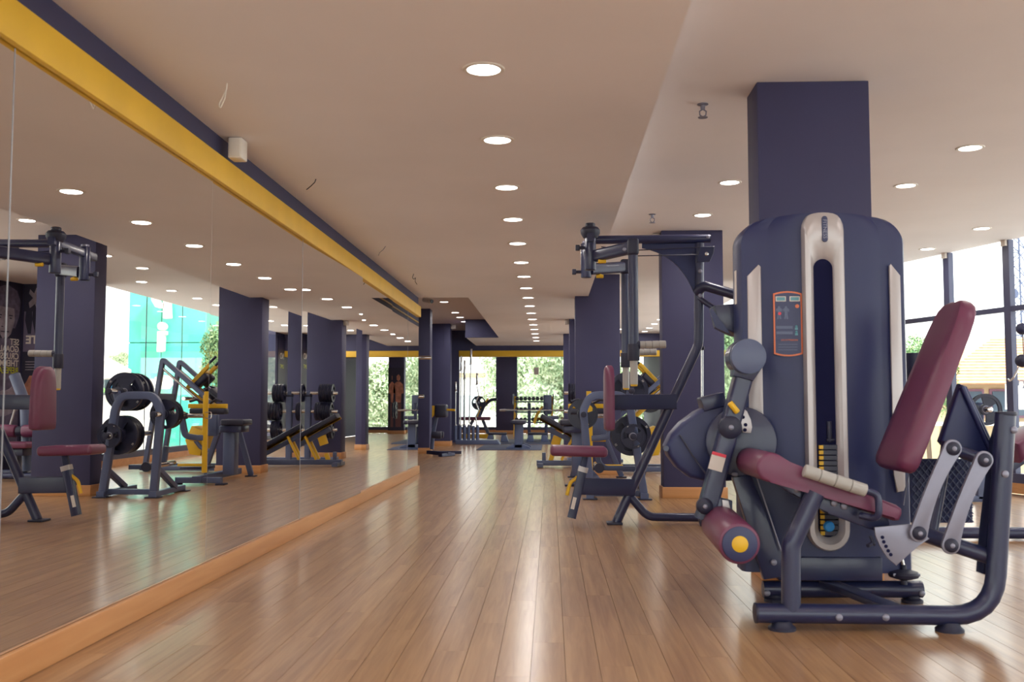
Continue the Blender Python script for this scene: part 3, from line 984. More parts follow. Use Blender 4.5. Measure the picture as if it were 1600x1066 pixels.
# training arm: counterweight, arm, cam
ay = 4.27
cw = at(1170, 557, 4.17)
bm = B(); cyl(bm, cw, cw + V((0, .16, 0)), .0735, n=32, bev=.004); CW = link('counterweight', bm, SLATE, LX)
cc = at(1160, 581, 4.28)
bm = B(); lathe(bm, cw + V((0, .03, 0)), (0, 1, 0), [(0, .0765), (.09, .0765)], 32); prism(bm, XZ([(1144, 566), (1143, 588), (1174, 596), (1194, 566)], 4.255), (0, .09, 0), bev=.006); link('counterweight_collar', bm, DARK, CW)
bm = B(); bar(bm, [at(1161, 588, ay), at(1100, 812, ay)], .075, .095, r=.012, up=(0, 1, 0)); AR = link('training_arm', bm, DARK, LX)
bm = B(); hp = at(1141, 668, ay - .05); lathe(bm, hp + V((0, .02, 0)), (0, -1, 0), [(0, .048), (.03, .048), (.04, .036), (.044, .012)], 24); HB = link('pivot_hub', bm, BLACK, LX)
bm = B(); bolt(bm, hp + V((0, -.022, 0)), (0, -1, 0), .011, .008); link('pivot_bolt', bm, SATIN, HB)
bm = B(); lp = at(1101, 791, ay - .05); lathe(bm, lp + V((0, .02, 0)), (0, -1, 0), [(0, .034), (.03, .034), (.038, .026), (.041, .01)], 22); HB2 = link('lower_pivot', bm, BLACK, LX)
bm = B(); bolt(bm, lp + V((0, -.020, 0)), (0, -1, 0), .010, .008); link('pivot_bolt', bm, SATIN, HB2)
bm = B(); cyl(bm, at(1140, 629, ay - .07), at(1153, 645, ay - .07), .0125, bev=.004); YH = link('pull_knob', bm, YEL, LX)
bm = B(); cyl(bm, at(1147, 637, ay - .07), at(1147, 637, ay), .009); link('knob_stem', bm, BLACK, YH)
# warning sticker on the arm
d_ = (at(1100, 812, ay) - at(1161, 588, ay)).normalized()
sx = V((-d_.z, 0, d_.x)); sx = -sx if sx.x < 0 else sx
sc_ = at(1120, 724, ay - .0485)
for dz, hh, mm, nm in ((0, .062, STICK, 'warning_sticker'), (-.037, .014, REDP, 'sticker_heading')):
    bm = B(); cc = sc_ + d_ * dz
    prism(bm, [cc + sx * .030 + d_ * hh / 2, cc - sx * .030 + d_ * hh / 2, cc - sx * .030 - d_ * hh / 2, cc + sx * .030 - d_ * hh / 2], (0, .002, 0)); link(nm, bm, mm, LX)
# cam disc with hole plate, and the big shroud behind
bm = B(); cyl(bm, at(1158, 690, 4.36), at(1158, 690, 4.33), .150, n=40, bev=.008); link('cam_disc', bm, DARK, LX)
bm = B(); prism(bm, XZ([(1161, 638), (1167, 643), (1173, 656), (1175, 668), (1173, 677), (1160, 676), (1159, 664), (1155, 654)], 4.315), (0, .012, 0), bev=.002); HPt = link('hole_plate', bm, SILV, LX)
for px, py in ((1161, 652), (1165, 664), (1164, 672)):
    p = at(px, py, 4.308); bm = B(); lathe(bm, p + V((0, .002, 0)), (0, -1, 0), [(0, .008), (.002, .008)], 12); link('adjustment_hole', bm, RECESS_SHADE, HPt)
bm = B(); prism(bm, XZ([(1179, 688), (1183, 686), (1185, 691), (1184, 697), (1180, 698)], 4.325), (0, .004, 0)); link('sight_window', bm, SILV, LX)
shp = XZ([(1037, 697), (1046, 678), (1062, 660), (1085, 643), (1110, 631), (1150, 622), (1165, 625), (1165, 748), (1105, 752), (1075, 745), (1055, 730), (1042, 712)], 4.50)
bm = B(); prism(bm, shp, (0, .16, 0), bev=.02, seg=3); link('cam_shroud', bm, DARK2, LX)
bm = B(); box(bm, at(1112, 628, 4.48), (.105, .14, .062), rot=Matrix.Rotation(radians(-14), 3, 'Y'), bev=.006); link('shroud_box', bm, DARK, LX)
bm = B(); tube(bm, [at(1062, 680, 4.40), at(1082, 712, 4.38), at(1104, 742, 4.32)], .004, 6, .02); link('cable', bm, IRON, LX)
bm = B(); cyl(bm, at(1041, 701, 4.42), at(1041, 701, 4.38), .012); link('cable_stop', bm, DARK, LX)
# roller bracket and roller
bm = B(); prism(bm, XZ([(1096, 780), (1120, 776), (1143, 782), (1143, 800), (1122, 812), (1098, 812)], ay - .02), (0, .05, 0), bev=.005); RB = link('roller_bracket', bm, DARK, LX)
bm = B(); prism(bm, XZ([(1128, 781), (1138, 782), (1141, 796), (1134, 799), (1129, 793)], ay - .05), (0, .012, 0), bev=.002); link('bracket_plate', bm, SILV, RB)
bm = B(); ra, rb = V((.713, 3.83, .326)), V((.713, 4.27, .352)); cyl(bm, ra, rb, .079, n=36, bev=.012); RO = link('ankle_roller', bm, BURG, LX)
bm = B(); cyl(bm, ra + V((0, -.006, 0)), ra + V((0, .01, 0)), .067, n=32, bev=.004); link('roller_end_disc', bm, PANELD, RO)
bm = B(); lathe(bm, ra + V((0, -.004, 0)), (0, -1, 0), [(0, .031), (.004, .031), (.007, .026), (.008, .006)], 26); link('roller_end_cap', bm, YEL, RO)
bm = B(); cyl(bm, rb, rb + V((0, .05, 0)), .014); cyl(bm, at(1098, 822, ay), at(1094, 806, ay), .012, bev=.002); link('roller_axle', bm, DARK, RO)
# side holder on the tower
bm = B(); prism(bm, XZ([(1112, 480), (1158, 476), (1158, 527), (1142, 523), (1119, 511)], 4.62), (0, .16, 0), bev=.006); SHd = link('side_holder', bm, DARK, LX)
bm = B(); prism(bm, XZ([(1118, 512), (1142, 523), (1112, 482), (1109, 486)], 4.53), (0, .01, 0)); link('holder_lip', bm, DARK2, SHd)
bm = B(); box(bm, (.8315, 4.465, 1.375), (.006, .04, .15)); link('side_sticker', bm, STICK, LX)

# ------------------------------------------------------------------ chest machine (arms on overhead pivots)
PD = thing('chest_fly_machine', 'navy chest fly machine with upright burgundy back pad and overhead swinging arms', 'exercise machine', (.5, 7.2, 0))
bm = B(); tube(bm, [(.468, 7.21, .012), (1.068, 7.2, 1.285), (1.082, 7.2, 2.02)], .034, 16, .16); link('main_upright', bm, DARK, PD)
bm = B(); box(bm, (.455, 7.21, .008), (.11, .13, .016), bev=.004); link('foot_plate', bm, BLACK, PD)
bm = B(); tube(bm, [V((.575, 7.21, .19)), at(1012, 808, 7.2), V((1.75, 7.2, .045))], .03, 14, .12); link('base_tube', bm, DARK, PD)
bm = B(); bar(bm, [(.20, 7.16, .272), (.60, 7.2, .262)], .05, .118, up=(0, 0, 1)); link('lower_beam', bm, DARK, PD)
bm = B(); bar(bm, [(.148, 7.15, .05), (.232, 7.15, .40)], .05, .062, up=(1, 0, 0)); SPo = link('seat_post', bm, DARK, PD)
bm = B(); bar(bm, [(.228, 7.15, .385), (.248, 7.15, .49)], .036, .044, up=(1, 0, 0)); link('inner_post', bm, DARK2, SPo)
bm = B(); bar(bm, [(.226, 7.15, .375), (.236, 7.15, .41)], .058, .07, up=(1, 0, 0)); link('post_clamp', bm, SILV, SPo)
bm = B(); tube(bm, [(.205, 7.15, .345), (.14, 7.14, .30), (.115, 7.14, .21)], .013, 10, .05); link('seat_lever', bm, YEL, SPo)
bm = B(); box(bm, (.163, 7.124, .155), (.026, .004, .085), rot=Matrix.Rotation(radians(13.5), 3, 'Y')); link('post_sticker', bm, STICK, SPo)
bm = B(); box(bm, (.20, 7.16, .522), (.405, .27, .072), rot=Matrix.Rotation(radians(1.5), 3, 'Y'), bev=.028, seg=4); link('seat_cushion', bm, BURG, PD)
bm = B(); bar(bm, [(.42, 7.16, .868), (.90, 7.19, .874)], .055, .108, up=(0, 0, 1)); link('back_beam', bm, DARK, PD)
# back pad, narrower and rounded at the top
rings = []
for z, f, t in ((.668, .80, .6), (.678, .95, .95), (.72, 1, 1), (.95, .93, 1), (1.05, .84, 1), (1.10, .68, .95), (1.122, .52, .75), (1.132, .36, .5)):
    hw = .155 * f
    rings.append([V((.418 - .033 * t * a, 7.165 + hw * b, z)) for a, b in ((-1, -1), (-.2, -1.04), (.5, -.96), (1, -.7), (1, 0), (1, .7), (.5, .96), (-.2, 1.04), (-1, 1), (-1, .5), (-1, -.5))])
bm = B(); loops(bm, rings); link('back_pad', bm, BURG, PD, angle=50)
# overhead boom, gusset and pulleys
bm = B(); tube(bm, [(.30, 7.12, 2.036), (1.158, 7.2, 2.054)], .031, 16); BO = link('overhead_boom', bm, DARK, PD)
bm = B(); bolt(bm, (1.14, 7.168, 2.06), (0, -1, 0)); link('boom_bolt', bm, SATIN, BO)
go = []
for k in range(11):
    u = k / 10
    px_, py_ = (1 - u) ** 2 * 1003 + 2 * u * (1 - u) * 1062 + u * u * 1084, (1 - u) ** 2 * 388 + 2 * u * (1 - u) * 398 + u * u * 458
    go.append(at(px_, py_, 7.2))
go += [at(1092, 455, 7.2), at(1092, 380, 7.2), at(1003, 381, 7.2)]
bm = B(); prism(bm, go, (0, .02, 0), bev=.003, seg=1); link('gusset_plate', bm, DARK2, PD)
bm = B(); prism(bm, XZ([(1094, 386), (1116, 385), (1115, 396), (1109, 409), (1088, 410), (1091, 398)], 7.12), (0, .02, 0), bev=.002, seg=1); PP = link('pulley_plate', bm, DARK, PD)
bm = B(); bolt(bm, at(1104, 397, 7.11), (0, -1, 0), .014); link('pulley_bolt', bm, CHROME, PP)
bm = B(); lathe(bm, at(1102, 398, 7.16), (0, 1, 0), [(-.02, .045), (-.008, .038), (.004, .045)], 20); link('pulley', bm, BLACK, PP)
for y0 in (424, 462):
    p = at(1094, y0, 7.16); bm = B(); bolt(bm, p, (0, -1, 0), .015); link('bolt', bm, SATIN, PD)
bm = B(); tube(bm, [(.37, 7.15, 1.99), (.62, 7.16, 1.965), (1.09, 7.12, 1.98)], .004, 6); tube(bm, [(.58, 6.9, 1.885), (1.07, 7.12, 1.925)], .004, 6); link('cable', bm, IRON, PD)
bm = B(); tube(bm, [at(1089, 458, 7.2), at(1099, 446, 7.15), V((1.46, 7.05, 1.58)), V((1.60, 7.05, 1.52))], .036, 14, .06); link('tower_brace', bm, DARK, PD)
bm = B(); tube(bm, [at(1092, 466, 7.18), at(1116, 482, 7.15)], .02, 10); link('brace_stub', bm, DARK, PD)
tower(PD, 1.72, 7.02, .50, 1.66, base=.06)
bm = B(); tube(bm, [at(1097, 545, 7.5), at(1097, 640, 7.5)], .0105, 10); GR = link('guide_rod', bm, CHROME, PD)
bm = B(); ball(bm, at(1097, 544, 7.5), .02); link('rod_ball', bm, BLACK, GR)
# pivots
bm = B(); bar(bm, [(.285, 6.93, 2.025), (.272, 7.58, 2.0)], .05, .06, up=(0, 0, 1)); link('pivot_crossbar', bm, DARK, PD)
bm = B(); lathe(bm, (.285, 7.0, 2.03), (0, 0, 1), [(0, .05), (.03, .068), (.055, .07), (.075, .055), (.08, .036), (.10, .036), (.105, .03)], 24); link('pivot_cap', bm, BLACK, PD)
def fly_arm(py, elbow, sgn, grip_z, hx1):
    px = .285 if sgn < 0 else .270
    bm = B(); cyl(bm, (px, py, 1.80), (px, py, 2.06), .040, bev=.006); PV = link('pivot_column', bm, DARK, PD)
    bm = B(); cyl(bm, (px, py, 2.06), (px, py, 2.075), .03); link('pivot_bolt', bm, SATIN, PV)
    e = V(elbow)
    z0 = 1.90 if sgn < 0 else 1.865
    p0 = V((px + .03, py, z0))
    bm = B(); bar(bm, [p0, e], .062, .085, r=.02, up=(0, 0, 1)); AM = link('swing_arm', bm, DARK, PD)
    bm = B(); bolt(bm, e + V((-.06, -.036, -.02)), (0, -1, 0), .013); link('arm_bolt', bm, SATIN, AM)
    bm = B(); box(bm, e, (.075, .085, .115), bev=.018, seg=3); link('elbow', bm, BLACK, AM)
    bm = B(); tube(bm, [e, (e.x, e.y, grip_z)], .033 if sgn < 0 else .032, 16); DT = link('drop_tube', bm, DARK, PD)
    bm = B(); cyl(bm, (e.x, e.y, grip_z - .012), (e.x, e.y, grip_z + .10), .040, bev=.004); link('tube_collar', bm, BLACK, DT)
    bm = B()
    pr = []
    zz = grip_z - .01
    for k in range(1):
        pr += [(0, .026), (.16, .026), (.165, .02)]
    lathe(bm, (e.x, e.y, zz), (0, 0, -1), pr, 16); link('vertical_grip', bm, GRIP, DT)
    bm = B(); lathe(bm, (e.x, e.y, zz - .16), (0, 0, -1), [(0, .025), (.012, .022), (.014, .008)], 14); link('grip_cap', bm, YEL, DT)
    bm = B()
    a, b = V((e.x + .03, e.y, 1.252)), V((hx1, e.y, 1.256))
    L = (b - a).length
    pr = []
    for k in range(4):
        pr += [(L * k / 4, .022), (L * k / 4 + .003, .026), (L * (k + 1) / 4 - .003, .026)]
    lathe(bm, a, b - a, pr + [(L, .022)], 16); link('hand_grip', bm, GRIP, DT)
    bm = B(); cyl(bm, a + V((-.02, 0, 0)), a + V((.012, 0, 0)), .03, bev=.003); link('grip_collar', bm, BLACK, DT)
    # stop rod
    bm = B(); tube(bm, [(px - .03, py, z0 + (.06 if sgn < 0 else -.02)), (px - .085, py, z0 + (.06 if sgn < 0 else -.02))], .012, 8); box(bm, (px - .09, py, z0 + (.06 if sgn < 0 else -.02)), (.03, .035, .04), bev=.004); link('stop_rod', bm, BLACK, AM)
    kx, ky = (.364, 6.93) if sgn < 0 else (.374, 7.475)
    kz = 1.865 if sgn < 0 else 1.83
    bm = B(); cyl(bm, (kx, ky, z0 - .03), (kx, ky, kz), .010); KN = link('pin_stem', bm, SATIN, AM)
    bm = B(); cyl(bm, (kx - .028, ky, kz - .012), (kx + .028, ky, kz - .012), .014, bev=.005); cyl(bm, (kx, ky, kz + .012), (kx, ky, kz - .02), .012, bev=.003); link('pull_knob', bm, YEL, AM)
fly_arm(7.0, (.560, 6.70, 1.915), -1, 1.158, .775)
fly_arm(7.42, (.580, 7.665, 1.915), 1, 1.150, .815)

# ------------------------------------------------------------------ weight plates
def plate_proto(name, r, th, m=IRON, holes=3):
    root = thing(name, 'x', 'weight plate', (0, 0, 0))
    bm = B()
    # rim and hub turned, web with three grip openings; axis along Y
    def ring(r0, r1, t0, t1, a0=0, a1=360, n=30):
        full = a1 - a0 >= 360
        steps = n if full else max(3, int(n * (a1 - a0) / 360))
        rr = []
        for k in range(steps + (0 if full else 1)):
            a = radians(a0 + (a1 - a0) * k / steps)
            c, s = cos(a), sin(a)
            rr.append([V((r0 * c, -t0 / 2, r0 * s)), V((r1 * c, -t1 / 2, r1 * s)), V((r1 * c, t1 / 2, r1 * s)), V((r0 * c, t0 / 2, r0 * s))])
        loops(bm, rr, cap=not full, close=full)
    ring(r * .80, r, th * .85, th * .85)
    ring(r * .965, r * 1.0, th, th)
    ring(.0275, r * .36, th * .9, th * .8)
    ring(.0275, r * .18, th * 1.0, th * 1.0)
    for k in range(holes):
        ring(r * .34, r * .82, th * .5, th * .5, k * 360 / holes - 38, k * 360 / holes + 38)
    link('plate_body', bm, m, root)
    bm = B(); 
    o_, x_, y_ = V((0, 0, 0)), V((1, 0, 0)), V((0, 0, 1))
    loops(bm, [[V((r_ * cos(2 * pi * k / 20), t_, r_ * sin(2 * pi * k / 20))) for k in range(20)] for t_, r_ in ((th / 2, .034), (-th / 2 - .001, .034), (-th / 2 - .0015, .0275), (th / 2, .0275))], cap=False, close=True); link('steel_bush', bm, SATIN, root)
    return root
P45 = plate_proto('weight_plate', .182, .036)
P20 = plate_proto('weight_plate', .112, .028)
P50 = plate_proto('weight_plate', .205, .038)
P30 = plate_proto('weight_plate', .138, .034)
for pr, r in ((P45, .182), (P50, .205), (P20, .112)):
    for a in (25, 205):
        M = Matrix.Rotation(radians(a), 4, 'Y') @ Matrix.Translation((0, -.021 if r > .15 else -.016, r * .885)) @ Matrix.Rotation(radians(90), 4, 'X')
        text('marking', '10' if r < .15 else '20', r * .13, M, LABELW, pr, .0005)
used_p = set()
def put_plate(proto, x, y, z, label, rz=0.0, ry=0.0, group=None):
    o = proto if proto.name not in used_p else copy_tree(proto)
    used_p.add(proto.name)
    o.location = (x, y, z)
    o.rotation_euler = (0, ry, rz)
    tag(o, label, 'weight plate', group)
    return o

# ------------------------------------------------------------------ A-frame plate rack behind the chest machine
PR = thing('plate_rack', 'slate grey A-shaped plate rack standing behind the chest fly machine', 'weight rack', (.55, 9.3, 0))
bm = B(); bar(bm, [(.362, 9.08, .06), (.295, 9.03, .80), (.36, 9.02, .938), (.66, 9.02, .938), (.722, 9.03, .80), (.838, 9.08, .06)], .07, .06, fil=.14, up=(0, 1, 0)); link('arch_frame', bm, SLATE, PR)
for x in (.355, .842):
    bm = B(); bar(bm, [(x, 9.02, .035), (x + .02, 9.80, .035)], .07, .05, up=(0, 0, 1)); link('foot_bar', bm, SLATE, PR)
    for y in (9.05, 9.76):
        bm = B(); box(bm, (x, y, .006), (.13, .11, .012), bev=.003); link('foot_pad', bm, BLACK, PR)
bm = B(); bar(bm, [(.36, 9.12, .05), (.85, 9.12, .05)], .05, .05, up=(0, 0, 1)); link('base_crossbar', bm, SLATE, PR)
for x in (.353, .845):
    bm = B(); bar(bm, [(x, 9.56, .06), (x - .004, 9.10, .27)], .05, .05, up=(1, 0, 0)); link('rear_brace', bm, SLATE, PR)
pegs = [(.72, .975, 8.86, 9.75), (.735, .570, 8.86, 9.85), (.295, .765, 8.86, 9.6), (.44, .28, 9.20, 9.75)]
for x, z, y0, y1 in pegs:
    bm = B(); cyl(bm, (x, y0, z), (x, y1, z), .0245, bev=.003); pg = link('peg', bm, CHROME, PR)
    bm = B(); cyl(bm, (x, y0 - .004, z), (x, y0 + .03, z), .027, bev=.004); link('peg_end', bm, BLACK, pg)
    bm = B(); cyl(bm, (x, 9.065, z), (x, 9.09, z), .045); link('peg_collar', bm, BLACK, pg)
bm = B(); bar(bm, [(.72, 9.04, .975), (.70, 9.04, .90)], .06, .05); link('peg_bracket', bm, SLATE, PR)
bm = B(); bar(bm, [(.44, 9.55, .45), (.46, 9.55, .30), (.52, 9.55, .25), (.80, 9.55, .25)], .045, .05, fil=.1, up=(0, 1, 0)); link('lower_hook', bm, SLATE, PR)
put_plate(P45, .72, 9.22, .975, 'large black plate on the upper peg of the A-shaped rack, front one', ry=.5)
put_plate(P45, .72, 9.34, .975, 'large black plate on the upper peg of the A-shaped rack, middle one', ry=1.7)
put_plate(P45, .72, 9.45, .975, 'large black plate on the upper peg of the A-shaped rack, rear one', ry=.2)
put_plate(P20, .735, 8.95, .570, 'small black plate in front of large ones on the low A-shaped rack peg', ry=2.2)
for k in range(4):
    put_plate(P45, .735, 9.15 + .045 * k, .570, 'large black plate on the low A-shaped rack peg, %s behind the small one' % ORD[k], ry=.6 + k * .9)
put_plate(P30, .295, 9.125, .765, 'medium black plate on the aisle-side A-shaped rack peg, front one', ry=.35)
put_plate(P30, .295, 9.17, .765, 'medium black plate on the aisle-side A-shaped rack peg, middle one', ry=.35)
put_plate(P30, .295, 9.215, .765, 'medium black plate on the aisle-side A-shaped rack peg, rear one', ry=.35)

# ------------------------------------------------------------------ yellow-post seated machine
YM = thing('seated_calf_machine', 'seated calf machine with a yellow upright post behind the plate rack', 'exercise machine', (.42, 10.8, 0))
bm = B(); bar(bm, [(.47, 10.45, .06), (.45, 11.9, .06)], .09, .07, up=(0, 0, 1)); link('base_beam', bm, SLATE, YM)
bm = B(); bar(bm, [(.20, 10.55, .05), (.72, 10.55, .05)], .08, .06, up=(0, 0, 1)); FT = link('front_foot', bm, SLATE, YM)
for x in (.20, .72):
    bm = B(); box(bm, (x, 10.55, .01), (.10, .12, .02), bev=.004); link('foot_pad', bm, BLACK, FT)
bm = B(); bar(bm, [(.415, 10.56, .13), (.415, 10.56, .955)], .055, .062, up=(0, 1, 0)); link('yellow_post', bm, YEL, YM)
bm = B(); bar(bm, [(.405, 10.55, .88), (.405, 10.55, .995)], .05, .05, up=(0, 1, 0)); link('post_head', bm, YEL, YM)
bm = B(); bar(bm, [(.19, 10.66, .838), (.64, 10.66, .838)], .05, .048, up=(0, 0, 1)); link('knee_beam', bm, YEL, YM)
bm = B(); box(bm, (.41, 10.68, .782), (.42, .16, .065), bev=.02, seg=3); link('knee_pad', bm, PADB, YM)
for s in (-1, 1):
    bm = B(); tube(bm, [(.41 + s * .05, 10.62, .87), (.41 + s * .12, 10.58, .91), (.41 + s * .19, 10.56, .885)], .014, 8, .03); link('hand_grip', bm, BLACK, YM)
bm = B(); cyl(bm, (.42, 10.50, .735), (.60, 10.50, .735), .024, bev=.003); SL = link('loading_sleeve', bm, CHROME, YM)
bm = B(); cyl(bm, (.595, 10.50, .735), (.64, 10.50, .735), .035, bev=.004); link('sleeve_collar', bm, BLACK, SL)
bm = B(); tube(bm, [(.40, 10.49, .77), (.30, 10.49, .78), (.30, 10.49, .70), (.40, 10.49, .71)], .005, 6, .03); link('spring_clip', bm, CHROME, SL)
bm = B(); bar(bm, [(.66, 10.52, .70), (.62, 10.52, .52), (.50, 10.54, .50), (.42, 10.56, .50)], .06, .055, fil=.06, up=(0, 1, 0)); link('lever_arm', bm, SLATE, YM)
bm = B(); bar(bm, [(.42, 10.56, .490), (.58, 10.56, .490)], .05, .05, up=(0, 0, 1)); link('yellow_stub', bm, YEL, YM)
bm = B(); box(bm, (.30, 11.15, .35), (.13, .16, .56), bev=.006); link('seat_column', bm, SLATE, YM)
bm = B(); box(bm, (.24, 11.15, .655), (.27, .34, .07), bev=.022, seg=3); link('seat_cushion', bm, PADB, YM)
bm = B(); box(bm, (.26, 11.15, .58), (.24, .30, .07), bev=.006); link('seat_carrier', bm, DARK, YM)
for fx in (.26, .83):
    bm = B(); bar(bm, [(.48, 11.55, .62), (.36 if fx < .4 else .60, 11.62, .55), (fx, 11.8, .02)], .06, .05, fil=.08, up=(0, 1, 0)); LG = link('rear_leg', bm, SLATE, YM)
    bm = B(); box(bm, (fx, 11.8, .007), (.12, .11, .014), bev=.003); link('foot_pad', bm, BLACK, LG)
bm = B(); box(bm, (.55, 11.2, .62), (.16, .10, .24), bev=.008); link('column_box', bm, SLATE, YM)
bm = B(); box(bm, (.62, 10.95, .16), (.34, .26, .03), bev=.006); link('toe_platform', bm, DARK, YM)
bm = B(); box(bm, (.62, 10.72, .20), (.30, .04, .03), bev=.005); link('yellow_edge', bm, YEL, YM)

# ------------------------------------------------------------------ inclined press with yellow sled
HK = thing('incline_leg_press', 'plate-loaded leg press with slanting grey rails and a yellow sled, near the frameless glazing', 'exercise machine', (1.3, 12.9, 0))
for y in (12.62, 13.20):
    a, b = V((1.72, y, 1.44)), V((.88, y, .72))
    bm = B(); bar(bm, [(1.92, y, .06), a, b, (.70, y, .56)], .055, .075, fil=.02, up=(0, 1, 0)); link('side_rail', bm, SLATE, HK)
    bm = B(); cyl(bm, a + V((.0, 0, -.12)), b + V((.02, 0, -.10)), .016); link('guide_rod', bm, CHROME, HK)
    bm = B(); bar(bm, [(.62, y, .045), (1.98, y, .045)], .07, .06, up=(0, 0, 1)); link('base_rail', bm, SLATE, HK)
    bm = B(); bar(bm, [(.72, y, .56), (.72, y, .06)], .055, .06, up=(0, 1, 0)); link('front_leg', bm, SLATE, HK)
    bm = B(); tube(bm, [(1.30, y - .02, .44), (1.20, y, .30), (1.02, y, .26)], .026, 10, .1); link('foot_hook', bm, SLATE, HK)
    bm = B(); cyl(bm, (1.32, y + (-.32 if y < 13 else .32), .93), (1.32, y, .93), .024); link('loading_sleeve', bm, CHROME, HK)
bm = B(); bar(bm, [(1.82, 12.6, .95), (1.82, 13.22, .95)], .10, .10, up=(0, 0, 1)); link('rear_crossbar', bm, SLATE, HK)
for x in (.66, 1.94):
    bm = B(); bar(bm, [(x, 12.6, .045), (x, 13.22, .045)], .06, .06, up=(0, 0, 1)); link('base_crossbar', bm, SLATE, HK)
# sled: an arm down the rails and a back plate square to them
bm = B()
for y in (12.72, 13.10):
    bar(bm, [(1.135, y, 1.375), (1.44, y, 1.065), (1.10, y, .80)], .05, .06, up=(0, 1, 0))
SD = link('sled_frame', bm, YEL, HK)
bm = B(); prism(bm, [(1.20, 12.9, 1.27), (1.40, 12.9, 1.065), (1.43, 12.9, 1.10), (1.23, 12.9, 1.305)], (0, .42, 0), bev=.004); link('sled_plate', bm, YEL, HK)
dn, pn = V((.70, 0, -.71)), V((-.71, 0, -.70))
for y in (12.76, 13.06):
    bm = B(); c = V((1.25, y, 1.17)); box(bm, c, (.20, .15, .09), rot=Matrix.Rotation(radians(45), 3, 'Y'), bev=.03, seg=3); link('shoulder_pad', bm, PADB, HK)
    bm = B(); cyl(bm, (1.03, y - .02, 1.48), (1.14, y - .02, 1.37), .017, bev=.003); link('hand_grip', bm, BLACK, HK)
bm = B(); prism(bm, [(1.13, 12.9, 1.03), (.80, 12.9, .76), (.77, 12.9, .80), (1.09, 12.9, 1.07)], (0, .30, 0), bev=.01); link('back_cushion', bm, PADB, HK)
bm = B(); prism(bm, [(.95, 12.9, .62), (1.22, 12.9, .86), (1.25, 12.9, .82), (.98, 12.9, .58)], (0, .34, 0), bev=.003); link('yellow_runner', bm, YEL, HK)
bm = B(); prism(bm, [(1.16, 12.9, .50), (1.34, 12.9, .58), (1.42, 12.9, .40), (1.36, 12.9, .22), (1.22, 12.9, .20)], (0, .5, 0), bev=.004); link('foot_plate', bm, YEL, HK)
for k in range(3):
    put_plate(P45, 1.32, 13.32 + .04 * k, .93, 'black plate on the far sleeve of the leg press, %s from the rail' % ORD[k], ry=k * .5)

# ------------------------------------------------------------------ incline bench
IB = thing('incline_bench', 'black incline bench with yellow side rails before the fourth pillar', 'bench', (.25, 13.7, 0))
a, b = V((-.13, 13.7, .70)), V((.72, 13.7, .235))
dv = (b - a).normalized(); nv = V((dv.z, 0, -dv.x)); nv = -nv if nv.z < 0 else nv
bm = B(); prism(bm, [a + nv * .035, b + nv * .035, b - nv * .03, a - nv * .03], (0, .26, 0), bev=.016, seg=3); link('back_cushion', bm, PADB, IB)
for y in (13.55, 13.85):
    bm = B(); bar(bm, [a - nv * .045 - dv * .02, b - nv * .045], .03, .05, up=(0, 1, 0)); link('side_rail', bm, YEL, IB)
bm = B(); bar(bm, [a - nv * .11 + dv * .18, b - nv * .09], .06, .06, up=(0, 1, 0)); link('pad_carrier', bm, SLATE, IB)
bm = B(); bar(bm, [(-.19, 13.7, .06), (.80, 13.7, .06)], .10, .07, up=(0, 0, 1)); link('base_beam', bm, SLATE, IB)
for x in (-.14, .74):
    bm = B(); bar(bm, [(x, 13.48, .035), (x, 13.92, .035)], .08, .05, up=(0, 0, 1)); link('foot_bar', bm, SLATE, IB)
for y in (13.62, 13.78):
    bm = B(); bar(bm, [(.31, y, .42), (.15, y, .10)], .03, .05, up=(0, 1, 0)); link('support_strut', bm, YEL, IB)
bm = B(); bar(bm, [(.00, 13.7, .09), (.03, 13.7, .18)], .06, .06, up=(0, 1, 0)); bar(bm, [(.06, 13.7, .30), (.10, 13.7, .42)], .12, .04, up=(0, 1, 0)); link('adjuster_ladder', bm, YEL, IB)
bm = B(); box(bm, (-.09, 13.7, .14), (.05, .05, .12), bev=.005); link('rail_post', bm, SLATE, IB)

# ------------------------------------------------------------------ plate tree with stacks on both sides
PT = thing('plate_tree', 'slate plate tree holding stacks of plates edge-on before the fourth pillar', 'weight rack', (.655, 15.0, 0))
bm = B(); bar(bm, [(.655, 15.0, .03), (.655, 15.0, .985)], .085, .085, up=(0, 1, 0)); link('column', bm, SLATE, PT)
bm = B(); box(bm, (.655, 15.0, .99), (.10, .10, .03), bev=.008); link('column_cap', bm, BLACK, PT)
bm = B(); bar(bm, [(.25, 15.0, .035), (1.06, 15.0, .035)], .07, .05, up=(0, 0, 1)); link('base_beam', bm, SLATE, PT)
for x in (.28, 1.03):
    bm = B(); bar(bm, [(x, 14.74, .03), (x, 15.28, .03)], .07, .045, up=(0, 0, 1)); link('foot_bar', bm, SLATE, PT)
for z in (1.03, .752, .474):
    bm = B(); cyl(bm, (.205, 15.0, z), (1.105, 15.0, z), .023, bev=.003); link('peg', bm, CHROME, PT)
bm = B(); bar(bm, [(.655, 15.0, .98), (.655, 15.0, 1.06)], .06, .06); link('peg_block', bm, SLATE, PT)
for lv, (z, nl, nr) in enumerate(((1.03, 5, 4), (.752, 6, 6), (.474, 4, 3))):
    word = ('top', 'middle', 'low')[lv]
    for k in range(nl):
        put_plate(P30, .285 + .042 * k + (0 if lv != 1 else .02), 15.0, z, 'black plate in the %s aisle-side stack of the plate tree, %s from outside' % (word, ORD[k]), rz=pi / 2, group='plates on the plate tree')
    for k in range(nr):
        put_plate(P30, .86 + .042 * k - (.11 if lv == 0 else .05), 15.0, z, 'black plate in the %s window-side stack of the plate tree, %s from column' % (word, ORD[k]), rz=pi / 2, group='plates on the plate tree')

